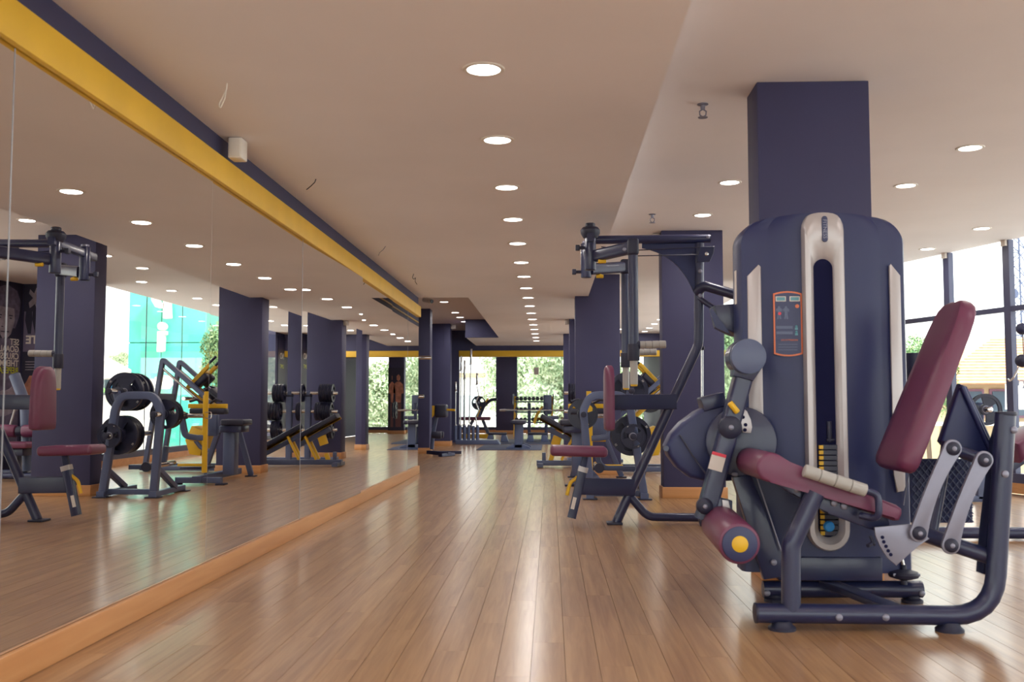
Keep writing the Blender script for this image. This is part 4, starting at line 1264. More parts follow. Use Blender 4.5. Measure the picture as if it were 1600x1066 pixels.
# ------------------------------------------------------------------ rubber mats, far benches and racks
def mat_obj(x0, x1, y0, y1, label):
    bm = B(); box(bm, ((x0 + x1) / 2, (y0 + y1) / 2, .005), (x1 - x0, y1 - y0, .01), bev=.003)
    o = link('rubber_mat', bm, MATT, None, org=((x0 + x1) / 2, (y0 + y1) / 2, 0)); tag(o, label, 'mat')
mat_obj(-1.40, -.17, 18.8, 21.2, 'dark rubber mat under the flat bench')
mat_obj(-1.10, .22, 21.6, 24.6, 'dark rubber mat under the bar station near the yellow lintel')
FB = thing('flat_bench', 'slate flat bench with dark pad on the mat in the middle of the aisle', 'bench', (-.62, 19.6, .01))
bm = B(); box(bm, (-.62, 19.65, .515), (.29, 1.15, .075), bev=.025, seg=3); link('seat_cushion', bm, PADB, FB)
for y in (19.3, 20.05):
    bm = B(); bar(bm, [(-.62, y, .03), (-.62, y, .48)], .15, .12, up=(0, 1, 0)); link('leg', bm, SLATE, FB)
    bm = B(); prism(bm, [(-.86, y, .01), (-.38, y, .01), (-.40, y, .04), (-.52, y, .09), (-.72, y, .09), (-.84, y, .04)], (0, .12, 0), bev=.004); link('foot_bar', bm, SLATE, FB)
bm = B(); bar(bm, [(-.62, 19.3, .44), (-.62, 20.05, .44)], .07, .05, up=(0, 0, 1)); link('spine', bm, SLATE, FB)

BS = thing('bar_station', 'upright bench with a loaded bar on two dark posts beyond the flat bench', 'exercise machine', (-.2, 23.6, .01))
for x in (-.50, -.10):
    bm = B(); bar(bm, [(x, 23.6, .0105), (x, 23.6, .90)], .075, .075, up=(0, 1, 0)); U = link('upright', bm, DARK, BS)
    bm = B(); bar(bm, [(x, 23.25, .036), (x, 24.0, .036)], .07, .05, up=(0, 0, 1)); link('foot_bar', bm, DARK, U)
bm = B(); box(bm, (-.07, 23.9, .86), (.20, .10, .46), bev=.03, seg=3); link('back_pad', bm, SLATE, BS)
bm = B(); box(bm, (.05, 23.85, .55), (.30, .34, .08), bev=.02); link('seat_cushion', bm, SLATE, BS)
bm = B(); bar(bm, [(.05, 23.85, .0105), (.05, 23.85, .52)], .10, .10); link('seat_post', bm, SLATE, BS)
bm = B(); prism(bm, [(-.42, 23.8, .42), (-.36, 23.8, .62), (-.22, 23.8, .82), (-.16, 23.8, .82), (-.28, 23.8, .62), (-.36, 23.8, .40)], (0, .06, 0)); link('yellow_arm', bm, YEL, BS)
BB = thing('barbell', 'long chrome bar lying across the two dark posts of the bar station', 'barbell', (-.3, 23.52, .72))
bm = B(); cyl(bm, (-.86, 23.53, .725), (.42, 23.53, .725), .0145); link('bar_shaft', bm, CHROME, BB)
bm = B(); cyl(bm, (.10, 23.53, .725), (.42, 23.53, .725), .026); cyl(bm, (-1.2, 23.53, .725), (-.80, 23.53, .725), .026); link('sleeve', bm, CHROME, BB)
for k, x in enumerate((.36, .42)):
    put_plate(P45 if k else P50, x, 23.53, .725, 'black plate on the right end of the bar station bar, %s one' % ('inner', 'outer')[k], rz=pi / 2)
for k, x in enumerate((-1.22, -.30)):
    o = bpy.data.objects.new('aerobic_step', None); COL.objects.link(o); o.location = (x, 23.0, .01); ORG[o.name] = V(o.location)
    tag(o, ('low dark step platform left of the flat bench', 'low dark step platform behind the flat bench')[k], 'step')
    bm = B(); box(bm, (x, 23.0, .19), (.42, .36, .05), bev=.01); link('step_top', bm, BLACK, o)
    for s in (-1, 1):
        bm = B(); prism(bm, [(x + s * .10, 23.0, .165), (x + s * .20, 23.0, .165), (x + s * .26, 23.0, .01), (x + s * .08, 23.0, .01)], (0, .34, 0), bev=.004); link('riser', bm, SLATE, o)

# barbell holder
BH = thing('barbell_holder', 'dark floor stand with upright barbells in a row of tubes beside the far pillar', 'weight rack', (-1.5, 21.8, 0))
bm = B(); prism(bm, [(-2.05, 21.8, 0), (-1.08, 21.8, 0), (-1.15, 21.8, .09), (-2.05, 21.8, .09)], (0, .60, 0), bev=.008); link('base_plate', bm, SLATE, BH)
bx = [at(p, 675, 21.75).x for p in (711.6, 719, 725.8, 732.5, 739.3, 746)]
for x in bx:
    bm = B(); loops(bm, [[V((x + r_ * cos(2 * pi * k / 18), 21.75 + r_ * sin(2 * pi * k / 18), z_)) for k in range(18)] for z_, r_ in ((.085, .037), (.40, .037), (.40, .031), (.085, .031))], cap=False, close=True); link('holder_tube', bm, SLATE, BH)
def barbell(x, top, label, lean=0.0, curl=False, y=21.75):
    r = thing('barbell', label, 'barbell', (x, y, .09), 'bars in the floor stand')
    b0, b1 = V((x, y, .09)), V((x + lean, y, top))
    d = (b1 - b0)
    bm = B()
    if curl:
        pts = [b0 + d * .18] + [b0 + d * u + V(((.035 if k % 2 else -.035), 0, 0)) for k, u in enumerate((.34, .44, .56, .66))] + [b0 + d * .80]
        tube(bm, pts, .014, 10, .08)
    else:
        cyl(bm, b0 + d * .18, b0 + d * .82, .0145)
    link('bar_shaft', bm, CHROME, r)
    for u0, u1 in ((0.002, (.405 - .09) / (top - .09)), (.82, 1)):
        bm = B(); cyl(bm, b0 + d * u0, b0 + d * u1, .026, bev=.002); cyl(bm, b0 + d * (u0 if u0 > .5 else u1), b0 + d * ((u0 if u0 > .5 else u1) + .012), .038); link('sleeve', bm, CHROME, r)
barbell(bx[0], 1.36, 'short chrome bar standing leftmost in the floor stand')
barbell(bx[1], 1.92, 'tall chrome bar standing second from the left in the floor stand', .02)
barbell(bx[1] + .06, 1.84, 'tall chrome bar close behind the second in the floor stand', .02, y=21.92)
barbell(bx[2], 1.70, 'chrome bar standing third in the floor stand', .0)
barbell(bx[3], 2.08, 'tallest chrome bar of the floor stand, leaning slightly right', .05)
barbell(bx[5], 1.55, 'wavy curl bar standing rightmost in the floor stand', -.01, curl=True)

# dumbbells
def dumbbell_proto():
    r = thing('dumbbell', 'x', 'dumbbell', (0, 0, 0))
    bm = B(); cyl(bm, (0, -.07, 0), (0, .07, 0), .014, n=10); link('handle', bm, CHROME, r)
    for s in (-1, 1):
        bm = B(); cyl(bm, (0, s * .06, 0), (0, s * .14, 0), .054, n=10, bev=.01); link('head', bm, IRON, r)
    return r
DBP = dumbbell_proto()
db_used = [False]
def put_db(x, y, z, rz, label, group):
    o = DBP if not db_used[0] else copy_tree(DBP)
    db_used[0] = True
    o.location = (x, y, z); o.rotation_euler = (0, 0, rz)
    tag(o, label, 'dumbbell', group)
def db_rack(c, ang, length, tiers, n, name_label, where, frame=YEL):
    c = V(c)
    R = Matrix.Rotation(ang, 3, 'Z')
    r = thing('dumbbell_rack', name_label, 'weight rack', c)
    W = lambda x, y, z: c + R @ V((x, y, z))
    for s in (-1, 1):
        bm = B(); bar(bm, [W(s * length / 2, -.28, .03), W(s * length / 2, .22, tiers[0] + .05)], .06, .06, up=R @ V((1, 0, 0))); link('side_frame', bm, frame, r)
        bm = B(); bar(bm, [W(s * length / 2, -.36, .03), W(s * length / 2, .36, .03)], .06, .05, up=(0, 0, 1)); link('foot_bar', bm, frame, r)
        bm = B(); box(bm, W(s * (length / 2 + .04), .05, tiers[0] - .02), (.03, .26, .30), rot=R, bev=.02); link('end_panel', bm, SLATE, r)
    for z in tiers:
        y = -.28 + .5 * z / (tiers[0] + .05)
        for dy in (-.08, .08):
            bm = B(); bar(bm, [W(-length / 2, y + dy, z - .082), W(length / 2, y + dy, z - .082)], .03, .04, up=(0, 0, 1)); link('tier_rail', bm, SLATE, r)
    for t, z in enumerate(tiers):
        y = -.28 + .5 * z / (tiers[0] + .05)
        for k in range(n):
            p = W(-length / 2 + length * (k + .5) / n, y, z)
            put_db(p.x, p.y, p.z, ang, 'black dumbbell, %s on the %s tier of the rack %s' % (ORD[k], ('top', 'middle', 'bottom')[t], where), 'dumbbells on the rack ' + where)
db_rack((-.46, 27.0, 0), 0, 1.0, (1.02, .74, .46), 9, 'yellow dumbbell rack in front of the far window', 'before the far window')
db_rack((2.40, 19.2, 0), -pi / 2, 2.3, (.74, .40), 14, 'dark dumbbell rack along the frameless glazing', 'along the frameless glazing', SLATE)

# far plate-loaded machine by the window
FM = thing('far_row_machine', 'yellow and black machine with a dark red bench beyond the bar stand', 'exercise machine', (-1.85, 25.8, 0))
bm = B(); bar(bm, [(-2.4, 25.8, .05), (-1.5, 25.8, .05)], .16, .10, up=(0, 0, 1)); link('base_beam', bm, YEL, FM)
bm = B(); tube(bm, [(-1.86, 25.8, .50), (-1.72, 25.8, .82), (-1.56, 25.8, .98), (-1.38, 25.8, 1.0)], .04, 12, .2); link('arch_frame', bm, BLACK, FM)
bm = B(); tube(bm, [(-1.92, 25.74, .50), (-1.78, 25.74, .82), (-1.60, 25.74, 1.02)], .02, 8, .2); link('arch_edge', bm, YEL, FM)
bm = B(); box(bm, (-1.95, 25.8, .50), (.80, .30, .09), bev=.03, seg=3); link('bench_cushion', bm, BURG, FM)
bm = B(); bar(bm, [(-2.2, 25.8, .09), (-2.0, 25.8, .46)], .08, .08, up=(0, 1, 0)); bar(bm, [(-1.6, 25.8, .09), (-1.75, 25.8, .46)], .08, .08, up=(0, 1, 0)); link('bench_leg', bm, SLATE, FM)
bm = B(); cyl(bm, (-1.83, 25.36, .90), (-1.83, 25.9, .90), .0245); bar(bm, [(-1.83, 25.8, .5), (-1.83, 25.8, .92)], .08, .08); link('weight_peg', bm, SLATE, FM)
put_plate(P45, -1.83, 25.42, .90, 'dark plate on the peg of the machine beyond the bar stand', ry=.4)

# roman chair past the mirror end
RC = thing('back_extension_bench', 'dark back extension bench with foot roller standing before the bay pillar', 'bench', (-1.85, 16.8, 0))
bm = B(); box(bm, (-1.84, 16.8, .75), (.20, .30, .22), bev=.03, seg=3); link('hip_pad', bm, PADB, RC)
bm = B(); prism(bm, [(-1.985, 16.72, .84), (-1.94, 16.72, .84), (-1.95, 16.72, .68), (-1.985, 16.72, .64)], (0, .08, 0)); bar(bm, [(-1.75, 16.7, .77), (-1.60, 16.66, .765)], .03, .035); link('yellow_bracket', bm, YEL, RC)
bm = B(); bar(bm, [(-2.0, 16.8, .10), (-1.98, 16.8, .36), (-1.92, 16.8, .66)], .06, .07, fil=.1, up=(0, 1, 0)); link('column', bm, SLATE, RC)
for y in (16.62, 16.98):
    bm = B(); cyl(bm, (-1.98, y, .35), (-1.82, y, .34), .055, bev=.01); link('foot_roller', bm, PADB, RC)
bm = B(); bar(bm, [(-2.05, 16.72, .06), (-1.66, 16.45, .04)], .09, .06, up=(0, 0, 1)); link('base_beam', bm, DARK, RC)
bm = B(); bar(bm, [(-1.95, 17.05, .04), (-1.52, 17.05, .04)], .07, .05, up=(0, 0, 1)); link('rear_foot', bm, DARK, RC)
bm = B(); bar(bm, [(-1.80, 16.28, .03), (-1.62, 16.62, .03)], .07, .05, up=(0, 0, 1)); link('front_foot', bm, DARK, RC)
# rack whose sleeves stick out beyond the mirror wall
SR = thing('peg_rack', 'rack behind the mirror wall whose two chrome sleeves stick out past its end', 'weight rack', (-2.15, 14.0, 0))
bm = B(); bar(bm, [(-2.15, 14.0, .02), (-2.15, 14.0, 1.75)], .08, .08, up=(0, 1, 0)); link('upright', bm, DARK, SR)
bm = B(); bar(bm, [(-2.15, 13.6, .03), (-2.15, 14.5, .03)], .08, .06, up=(0, 0, 1)); link('foot_bar', bm, DARK, SR)
for (px, py) in ((674, 559), (662.5, 619.5)):
    p = at(px, py, 14.0)
    bm = B(); cyl(bm, (-2.12, 14.0, p.z), (p.x, 14.0, p.z), .026, bev=.004); link('sleeve', bm, CHROME, SR)

# ------------------------------------------------------------------ machines at the right by the windows
RM = thing('leg_curl_machine', 'navy leg curl machine half hidden behind the weight tower, its red pad at the glazing', 'exercise machine', (2.5, 6.6, 0))
tower(RM, 1.83, 6.05, .60, 1.66, base=.06)
cw = at(1428, 556, 6.5)
bm = B(); cyl(bm, at(1429, 603, 6.5), at(1427, 552, 6.5), .058, n=28, bev=.004); link('counterweight', bm, BLACK, RM)
bm = B(); ball(bm, at(1438, 585, 6.42), .034, 16); link('knob', bm, DARK, RM)
bm = B(); bar(bm, [at(1427, 600, 6.5), at(1412, 720, 6.5), at(1404, 800, 6.5)], .075, .09, r=.012, up=(0, 1, 0)); link('training_arm', bm, DARK, RM)
for (y0, y1, m_, nm) in ((607, 642, STICK, 'warning_sticker'), (604, 609, REDP, 'sticker_heading')):
    bm = B(); prism(bm, XZ([(1414, y0 - 1), (1432, y0 + 3), (1428, y1), (1411, y1 - 2)], 6.44), (0, .003, 0)); link(nm, bm, m_, RM)
bm = B(); tube(bm, [(1.83, 6.45, .045), (3.9, 6.45, .045)], .036, 14); link('base_tube', bm, DARK, RM)
bm = B(); prism(bm, XZ([(1572, 692), (1600, 672), (1640, 655), (1648, 676), (1610, 704), (1578, 722)], 6.8), (0, .34, 0), bev=.03, seg=3); link('seat_cushion', bm, BURG, RM)
bm = B(); bar(bm, [at(1560, 742, 6.8), at(1600, 716, 6.8), at(1660, 690, 6.8)], .05, .07, up=(0, 1, 0)); link('seat_carrier', bm, DARK, RM)
bm = B(); bar(bm, [at(1660, 690, 6.8), V((3.68, 6.8, .05))], .06, .06, up=(0, 1, 0)); link('seat_leg', bm, DARK, RM)
bm = B(); box(bm, (3.5, 6.6, .04), (.5, .5, .05), bev=.01); link('foot_plate', bm, DARK, RM)

TR = thing('weight_stand', 'slate stand by the slanted glazing carrying one spoked plate', 'weight rack', (3.62, 8.85, 0))
bm = B(); bar(bm, [at(1495, 695, 8.9), at(1560, 690, 8.9)], .07, .08, up=(0, 0, 1)); link('crossbar', bm, SLATE, TR)
bm = B(); p = at(1532, 640, 8.9); bar(bm, [(p.x, 8.95, .03), (p.x, 8.95, p.z + .06)], .07, .07, up=(0, 1, 0)); link('column', bm, SLATE, TR)
bm = B(); bar(bm, [(p.x - .30, 8.95, .03), (p.x + .22, 8.95, .03)], .07, .05, up=(0, 0, 1)); link('foot_bar', bm, SLATE, TR)
bm = B(); cyl(bm, (p.x, 8.70, p.z), (p.x, 8.95, p.z), .0245, bev=.003); link('peg', bm, CHROME, TR)
put_plate(P45 if False else P30, p.x, 8.80, p.z, 'black spoked plate on the stand by the slanted glazing', ry=.9)
# kettle weights and shoes near the base seen through the linkage: a small stack of handles on a low stand
LS = thing('accessory_stand', 'low dark stand with chrome handles behind the leg machine linkage', 'stand', (3.05, 7.9, 0))
bm = B(); box(bm, (2.95, 7.9, .06), (.40, .26, .05), bev=.01); link('tray', bm, BLACK, LS)
for s in (-1, 1):
    bm = B(); box(bm, (2.95 + s * .15, 7.9, .02), (.05, .22, .04)); link('foot', bm, BLACK, LS)
for k, (x, y) in enumerate(((2.84, 7.86), (2.95, 7.92), (3.05, 7.85))):
    hb = thing('cable_stirrup', 'chrome stirrup handle lying on the low stand, %s from the aisle' % ORD[k], 'handle', (x, y, .085), 'cable handles on the low stand')
    bm = B(); tube(bm, [(x - .05, y, .10), (x - .03, y + .02, .19), (x + .03, y + .02, .19), (x + .05, y, .10)], .006, 8, .03); link('stirrup', bm, CHROME, hb)
    bm = B(); cyl(bm, (x - .05, y, .101), (x + .05, y, .101), .016, bev=.003); link('hand_grip', bm, BLACK, hb)
# cable crossover at the right edge
CX = thing('cable_machine', 'cable machine at the right edge with a black ball stop and chrome hook', 'exercise machine', (3.75, 7.6, 0))
bm = B(); bar(bm, [(3.80, 7.6, .02), (3.80, 7.6, 2.1)], .08, .10, up=(0, 1, 0)); link('upright', bm, DARK, CX)
bm = B(); bar(bm, [(3.80, 7.2, .03), (3.80, 8.0, .03)], .10, .06, up=(0, 0, 1)); link('foot_bar', bm, DARK, CX)
bm = B(); bar(bm, [(3.80, 7.6, 1.56), at(1597, 516, 7.6)], .05, .06); ball(bm, at(1597, 514, 7.6), .045, 14); link('pulley_arm', bm, DARK, CX)
bm = B(); tube(bm, [at(1598, 520, 7.6), at(1600, 566, 7.6)], .004, 6); link('cable', bm, IRON, CX)
bm = B(); ball(bm, at(1597, 564, 7.6), .05, 16); link('ball_stop', bm, BLACK, CX)
bm = B(); tube(bm, [at(1594, 570, 7.6), at(1584, 590, 7.6), at(1577, 596, 7.6), at(1575, 592, 7.6)], .007, 8, .02); link('hook', bm, CHROME, CX)

# ------------------------------------------------------------------ machine seen only in the mirror
LC = thing('seated_leg_curl', 'slate machine with burgundy rollers before the poster wall, seen in the mirror', 'exercise machine', (2.8, 11.3, 0))
bm = B(); tube(bm, [(2.94, 11.3, 1.20), (2.80, 11.3, .86), (2.74, 11.3, .10)], .062, 18, .3); link('column', bm, SLATE, LC)
bm = B(); lathe(bm, (2.94, 11.3, 1.205), (.38, 0, .92), [(-.004, .055), (.004, .055)], 18); link('column_cap', bm, BLACK, LC)
for s in (-1, 1):
    bm = B(); cyl(bm, (2.80 + s * .04, 11.2, .55), (2.80 + s * .26, 11.2, .56), .072, bev=.012); link('roller', bm, BURG, LC)
bm = B(); cyl(bm, (2.77, 11.2, .55), (2.83, 11.2, .55), .055); link('roller_hub', bm, BLACK, LC)
bm = B(); box(bm, (2.78, 11.05, .40), (.46, .34, .07), bev=.025, seg=3); link('seat_cushion', bm, BURG, LC)
bm = B(); box(bm, (2.78, 11.1, .32), (.30, .28, .08), bev=.008); link('seat_carrier', bm, DARK, LC)
bm = B(); bar(bm, [(2.78, 11.1, .05), (2.78, 11.1, .30)], .09, .09); link('seat_post', bm, DARK, LC)
for y in (10.9, 11.5):
    bm = B(); tube(bm, [(2.3, y, .06), (3.3, y, .06)], .034, 12); link('base_tube', bm, DARK, LC)
bm = B(); tube(bm, [(2.78, 10.9, .06), (2.78, 11.5, .06)], .03, 10); link('base_link', bm, DARK, LC)
for s in (-1, 1):
    bm = B(); bar(bm, [(2.90 + .05 * s, 11.4, .9), (3.08 + .14 * s, 11.5, .1)], .02, .02); link('cable_rod', bm, SILV, LC)

# ------------------------------------------------------------------ posters
PN = mat('poster_night', (34, 34, 62), .5)
PG1 = mat('poster_grey_light', (150, 142, 158), .5, vary=.25, vscale=9)
PG2 = mat('poster_grey_mid', (100, 94, 120), .5, vary=.3, vscale=14)
PGB = mat('poster_panel_grey', (112, 104, 136), .5)
PSK = mat('poster_skin', (176, 118, 98), .5, vary=.3, vscale=8)
PSD = mat('poster_skin_shade', (104, 66, 70), .5)
PY = mat('poster_yellow_print', (190, 196, 60), .5)
def flat(name, pts, o, r, u, m, parent, d, th=.001):
    """a printed shape on a board: pts in board metres."""
    o, r, u = V(o), V(r).normalized(), V(u)
    nrm = r.cross(u).normalized()
    bm = B(); prism(bm, [o + r * a + u * b + nrm * d for a, b in pts], nrm * th); return link(name, bm, m, parent)
# poster one, on the slanted wall (its face looks towards the mirror)
p0, p1 = V((3.975, 11.66, 0)), V((3.795, 12.97, 0))
rr = (p1 - p0).normalized() * -1       # reading direction as seen from the room
rr = (p1 - p0).normalized()
nrm = rr.cross(V((0, 0, 1)))
if nrm.x > 0:
    rr = -rr; p0, p1 = p1, p0
PO1 = thing('portrait_poster', 'dark poster of a tousle-haired man with white slogan on the slanted wall', 'poster', p0)
Lp = (p1 - p0).length
off = rr.cross(V((0, 0, 1))).normalized()
base = p0 + off * .006
flat('poster_board', [(0, .02), (Lp, .02), (Lp, 2.46), (0, 2.46)], base, rr, (0, 0, 1), PN, PO1, 0, .006)
sx0 = .30
F1 = lambda pts: [(sx0 + (x - .46) * .85, z) for x, z in pts]
flat('printed_hair', F1([(.18, 2.02), (.15, 2.22), (.24, 2.36), (.44, 2.42), (.62, 2.37), (.73, 2.22), (.70, 2.02), (.60, 1.88), (.26, 1.86)]), base, rr, (0, 0, 1), PG2, PO1, .005)
flat('printed_face', F1([(.30, 2.12), (.58, 2.14), (.61, 1.96), (.56, 1.80), (.46, 1.71), (.36, 1.78), (.28, 1.96)]), base, rr, (0, 0, 1), PG1, PO1, .007)
flat('printed_torso', F1([(.13, 1.56), (.32, 1.72), (.58, 1.72), (.90, 1.56), (1.02, 1.1), (.96, .3), (.13, .3)]), base, rr, (0, 0, 1), PG2, PO1, .0045)
flat('printed_arm', F1([(.13, 1.18), (.36, 1.06), (.66, .98), (.72, .82), (.46, .70), (.13, .78)]), base, rr, (0, 0, 1), PG1, PO1, .006)
for k, (a_, b_, ww, hh) in enumerate(((-.07, 1.98, .045, .014), (.07, 1.98, .045, .014), (-.07, 2.015, .07, .014), (.07, 2.015, .07, .014), (0, 1.80, .09, .014), (.02, 1.865, .04, .012))):
    flat('printed_feature', [(sx0 + a_ - ww / 2, b_), (sx0 + a_ + ww / 2, b_), (sx0 + a_ + ww / 2, b_ + hh), (sx0 + a_ - ww / 2, b_ + hh)], base, rr, (0, 0, 1), PN, PO1, .009)
for k, wd in enumerate(('SET', 'GOALS', 'CRUSH', 'THEM', 'REPEAT')):
    text('slogan', wd, .115, face_M(base + rr * .05 + off * .010 + V((0, 0, 1.675 - k * .094)), rr, (0, 0, 1)), PY if k == 4 else LABELW, PO1, .0006, 'LEFT', .002)
# poster two, on the return wall
PO2 = thing('athlete_poster', 'grey poster with a jumping figure and big letters on the return wall', 'poster', (3.5, 12.99, 0))
b2 = V((3.05, 12.995, 0))
rx = (1, 0, 0)
flat('poster_board', [(0, .02), (.73, .02), (.73, 2.46), (0, 2.46)], b2, rx, (0, 0, 1), PN, PO2, 0, .006)
G1 = lambda pts: [(.52 + x * .7, z) for x, z in pts]
flat('printed_panel', [(.47, 1.56), (.72, 1.56), (.72, 2.10), (.47, 2.10)], b2, rx, (0, 0, 1), PGB, PO2, .0045)
flat('printed_figure', G1([(.00, 2.36), (.06, 2.42), (.10, 2.34), (.18, 2.40), (.20, 2.34), (.12, 2.28), (.20, 2.22), (.18, 2.14), (.08, 2.2), (.04, 2.12), (.0, 2.16), (.04, 2.28)]), b2, rx, (0, 0, 1), PG1, PO2, .006)
flat('printed_leg', G1([(.14, 2.16), (.24, 2.14), (.26, 1.98), (.20, 1.80), (.14, 1.80), (.12, 2.0)]), b2, rx, (0, 0, 1), PN, PO2, .006)
flat('printed_leg', G1([(.04, 2.18), (.12, 2.16), (.12, 1.98), (.06, 1.80), (.01, 1.80), (.0, 2.0)]), b2, rx, (0, 0, 1), PN, PO2, .006)
text('lettering', 'TE', .15, face_M(b2 + V((.60, -.010, 1.715)), rx, (0, 0, 1)), LABELW, PO2, .0006, 'CENTER', .005)
flat('printed_caption', [(.50, 1.28), (.70, 1.28), (.70, 1.46), (.50, 1.46)], b2, rx, (0, 0, 1), PN, PO2, .006)
for k in range(4):
    flat('caption_line', [(.525, 1.42 - .035 * k), (.68, 1.42 - .035 * k), (.68, 1.43 - .035 * k), (.525, 1.43 - .035 * k)], b2, rx, (0, 0, 1), PG1, PO2, .008)
flat('printed_athlete', [(.50, .98), (.48, 1.08), (.53, 1.16), (.57, 1.24), (.62, 1.24), (.66, 1.16), (.71, 1.08), (.69, .98)], b2, rx, (0, 0, 1), PSK, PO2, .006)
# two men on the far pillar
PO3 = thing('physique_poster', 'tall dark poster of two bare-chested men on the far pillar, seen in the mirror', 'poster', (1.3, 29.34, 0))
b3 = V((1.02, 29.325, 0))
flat('poster_board', [(0, .1), (.56, .1), (.56, 1.95), (0, 1.95)], b3, rx, (0, 0, 1), PN, PO3, 0, .006)
for s, wd in ((.17, .13), (.40, .12)):
    flat('printed_torso', [(s - wd, 1.46), (s - .05, 1.54), (s + .05, 1.54), (s + wd, 1.46), (s + wd + .03, 1.2), (s + .09, 1.18), (s + .075, .92), (s - .075, .92), (s - .09, 1.18), (s - wd - .03, 1.2)], b3, rx, (0, 0, 1), PSK, PO3, .005)
    flat('printed_head', [(s - .05, 1.60), (s - .055, 1.70), (s, 1.76), (s + .055, 1.70), (s + .05, 1.60), (s, 1.55)], b3, rx, (0, 0, 1), PSK, PO3, .006)
    flat('printed_trousers', [(s - .09, .90), (s + .09, .90), (s + .08, .2), (s - .08, .2)], b3, rx, (0, 0, 1), PSD, PO3, .005)
# dark panel poster by the frameless glazing
PO4 = thing('slogan_banner', 'narrow dark banner with small yellow lettering beyond the frameless glazing', 'poster', (2.79, 22.3, 0))
bm = B(); box(bm, (2.79, 22.35, 1.3), (.012, .62, 2.2)); link('banner_board', bm, PN, PO4)
text('lettering', 'NO', .20, face_M((2.782, 22.35, 1.95), (0, -1, 0), (0, 0, 1)), LABELW, PO4, .0006)
text('lettering', 'LIMIT', .13, face_M((2.782, 22.35, 1.72), (0, -1, 0), (0, 0, 1)), PY, PO4, .0006)
# notice on the far pane, sign above the far pillar
NT = thing('paper_notice', 'small white paper notice stuck on the far window', 'notice', at(838, 580, 29.97))
c = at(838, 580, 29.97)
bm = B(); box(bm, c, (.15, .004, .22)); link('sheet', bm, STICK, NT)
for k in range(4):
    bm = B(); box(bm, c + V((0, -.004, .07 - .045 * k)), (.11, .002, .012)); link('printed_line', bm, PGB, NT)

# ------------------------------------------------------------------ outside
ASPH = mat('street_paving', (196, 192, 188), .8, vary=.06, vscale=.4)
bm = B(); box(bm, (20, 20, -3.55), (220, 220, .5)); g = struct('street', bm, ASPH)
ROOF = mat('clay_roof_tile', (206, 150, 116), .7, vary=.15, vscale=6)
RENDER = mat('house_render', (178, 158, 128), .7, vary=.08, vscale=1)
GREENB = mat('green_cladding', (84, 204, 186), .4, vary=.08, vscale=.6)
WINB = mat('house_window', (70, 86, 104), .15)
WHITEB = mat('white_wall', (236, 230, 224), .6)
TRUNK = mat('tree_bark', (92, 74, 60), .8)
def leaf_mat(name, c1, c2):
    m = bpy.data.materials.new(name); m.use_nodes = True
    n, l = m.node_tree.nodes, m.node_tree.links
    b = n['Principled BSDF']; b.inputs['Roughness'].default_value = .6
    ge = n.new('ShaderNodeNewGeometry'); r = n.new('ShaderNodeValToRGB')
    r.color_ramp.elements[0].color = (*lin(c1), 1); r.color_ramp.elements[1].color = (*lin(c2), 1)
    l.new(ge.outputs['Random Per Island'], r.inputs['Fac']); l.new(r.outputs['Color'], b.inputs['Base Color'])
    b.inputs['Subsurface Weight'].default_value = 0
    return m
LEAFA = leaf_mat('leaf_haze_paled', (140, 168, 132), (214, 220, 190))  # leaf colour lightened to carry the outdoor haze
LEAFB = leaf_mat('leaf_green', (80, 126, 82), (160, 186, 132))
def crown_mesh(name, n, r, h, leaf, seed):
    q = random.Random(seed)
    blobs = [(V((q.uniform(-.6, .6) * r, q.uniform(-.6, .6) * r, q.uniform(.15, .9) * h)), q.uniform(.32, .62) * r) for _ in range(14)]
    vs, fs = [], []
    for k in range(n):
        c, br = blobs[k % len(blobs)]
        d = V((q.gauss(0, 1), q.gauss(0, 1), q.gauss(0, 1))).normalized()
        p = c + d * br * q.uniform(.75, 1.05)
        a = V((q.gauss(0, 1), q.gauss(0, 1), q.gauss(0, 1))).normalized()
        b = a.cross(d)
        if b.length < .01: continue
        b.normalize(); a = (d * .5 + a).normalized()
        s = leaf * q.uniform(.6, 1.3)
        i = len(vs)
        vs += [p - a * s, p + b * s * .5 + d * s * .15, p + a * s, p - b * s * .5 + d * s * .15]
        fs.append((i, i + 1, i + 2, i + 3))
    me = bpy.data.meshes.new(name)
    me.from_pydata([tuple(v) for v in vs], [], fs)
    return me
CROWNS = [crown_mesh('crown', 12000, 2.2, 3.6, .10, 3), crown_mesh('crown', 12000, 2.2, 3.6, .10, 9)]
def tree(x, y, top, w, label, k, m, group):
    """foot on the street, crown reaching up to 'top'."""
    r = thing('tree', label, 'tree', (x, y, -3.3), group)
    hc = 3.6 * w
    me = CROWNS[k % 2]
    if m is not None and not me.materials:
        me.materials.append(m)
    elif me.materials[0] != m:
        me = me.copy(); me.materials[0] = m
        CROWNS.append(me)
    o = bpy.data.objects.new('crown', me); COL.objects.link(o); o.parent = r
    z0 = top + 3.3 - hc * 1.15
    o.location = (0, 0, z0); o.scale = (w, w, w * 1.08); o['kind'] = 'stuff'
    bm = B(); tube(bm, [(x, y, -3.3), (x + .1, y, -3.3 + z0 * .6), (x, y, -3.3 + z0 + hc * .5)], .16 * w, 8); link('trunk', bm, TRUNK, r)
tr = [(.35, 35.5, 3.4, .80), (3.9, 36, 2.5, .75), (-1.5, 40.5, 3.4, .8), (2.9, 42.5, 3.0, .85)]
for k, (x, y, t, w_) in enumerate(tr):
    tree(x, y, t, w_, 'pale leafy tree beyond the far window, %s from the left outside' % ORD[k], k, LEAFA, 'trees beyond the far window')
tr2 = [(4.8, 27.3, 2.9, .62), (5.2, 31.5, 2.6, .7), (7.1, 32, 3.6, .5)]
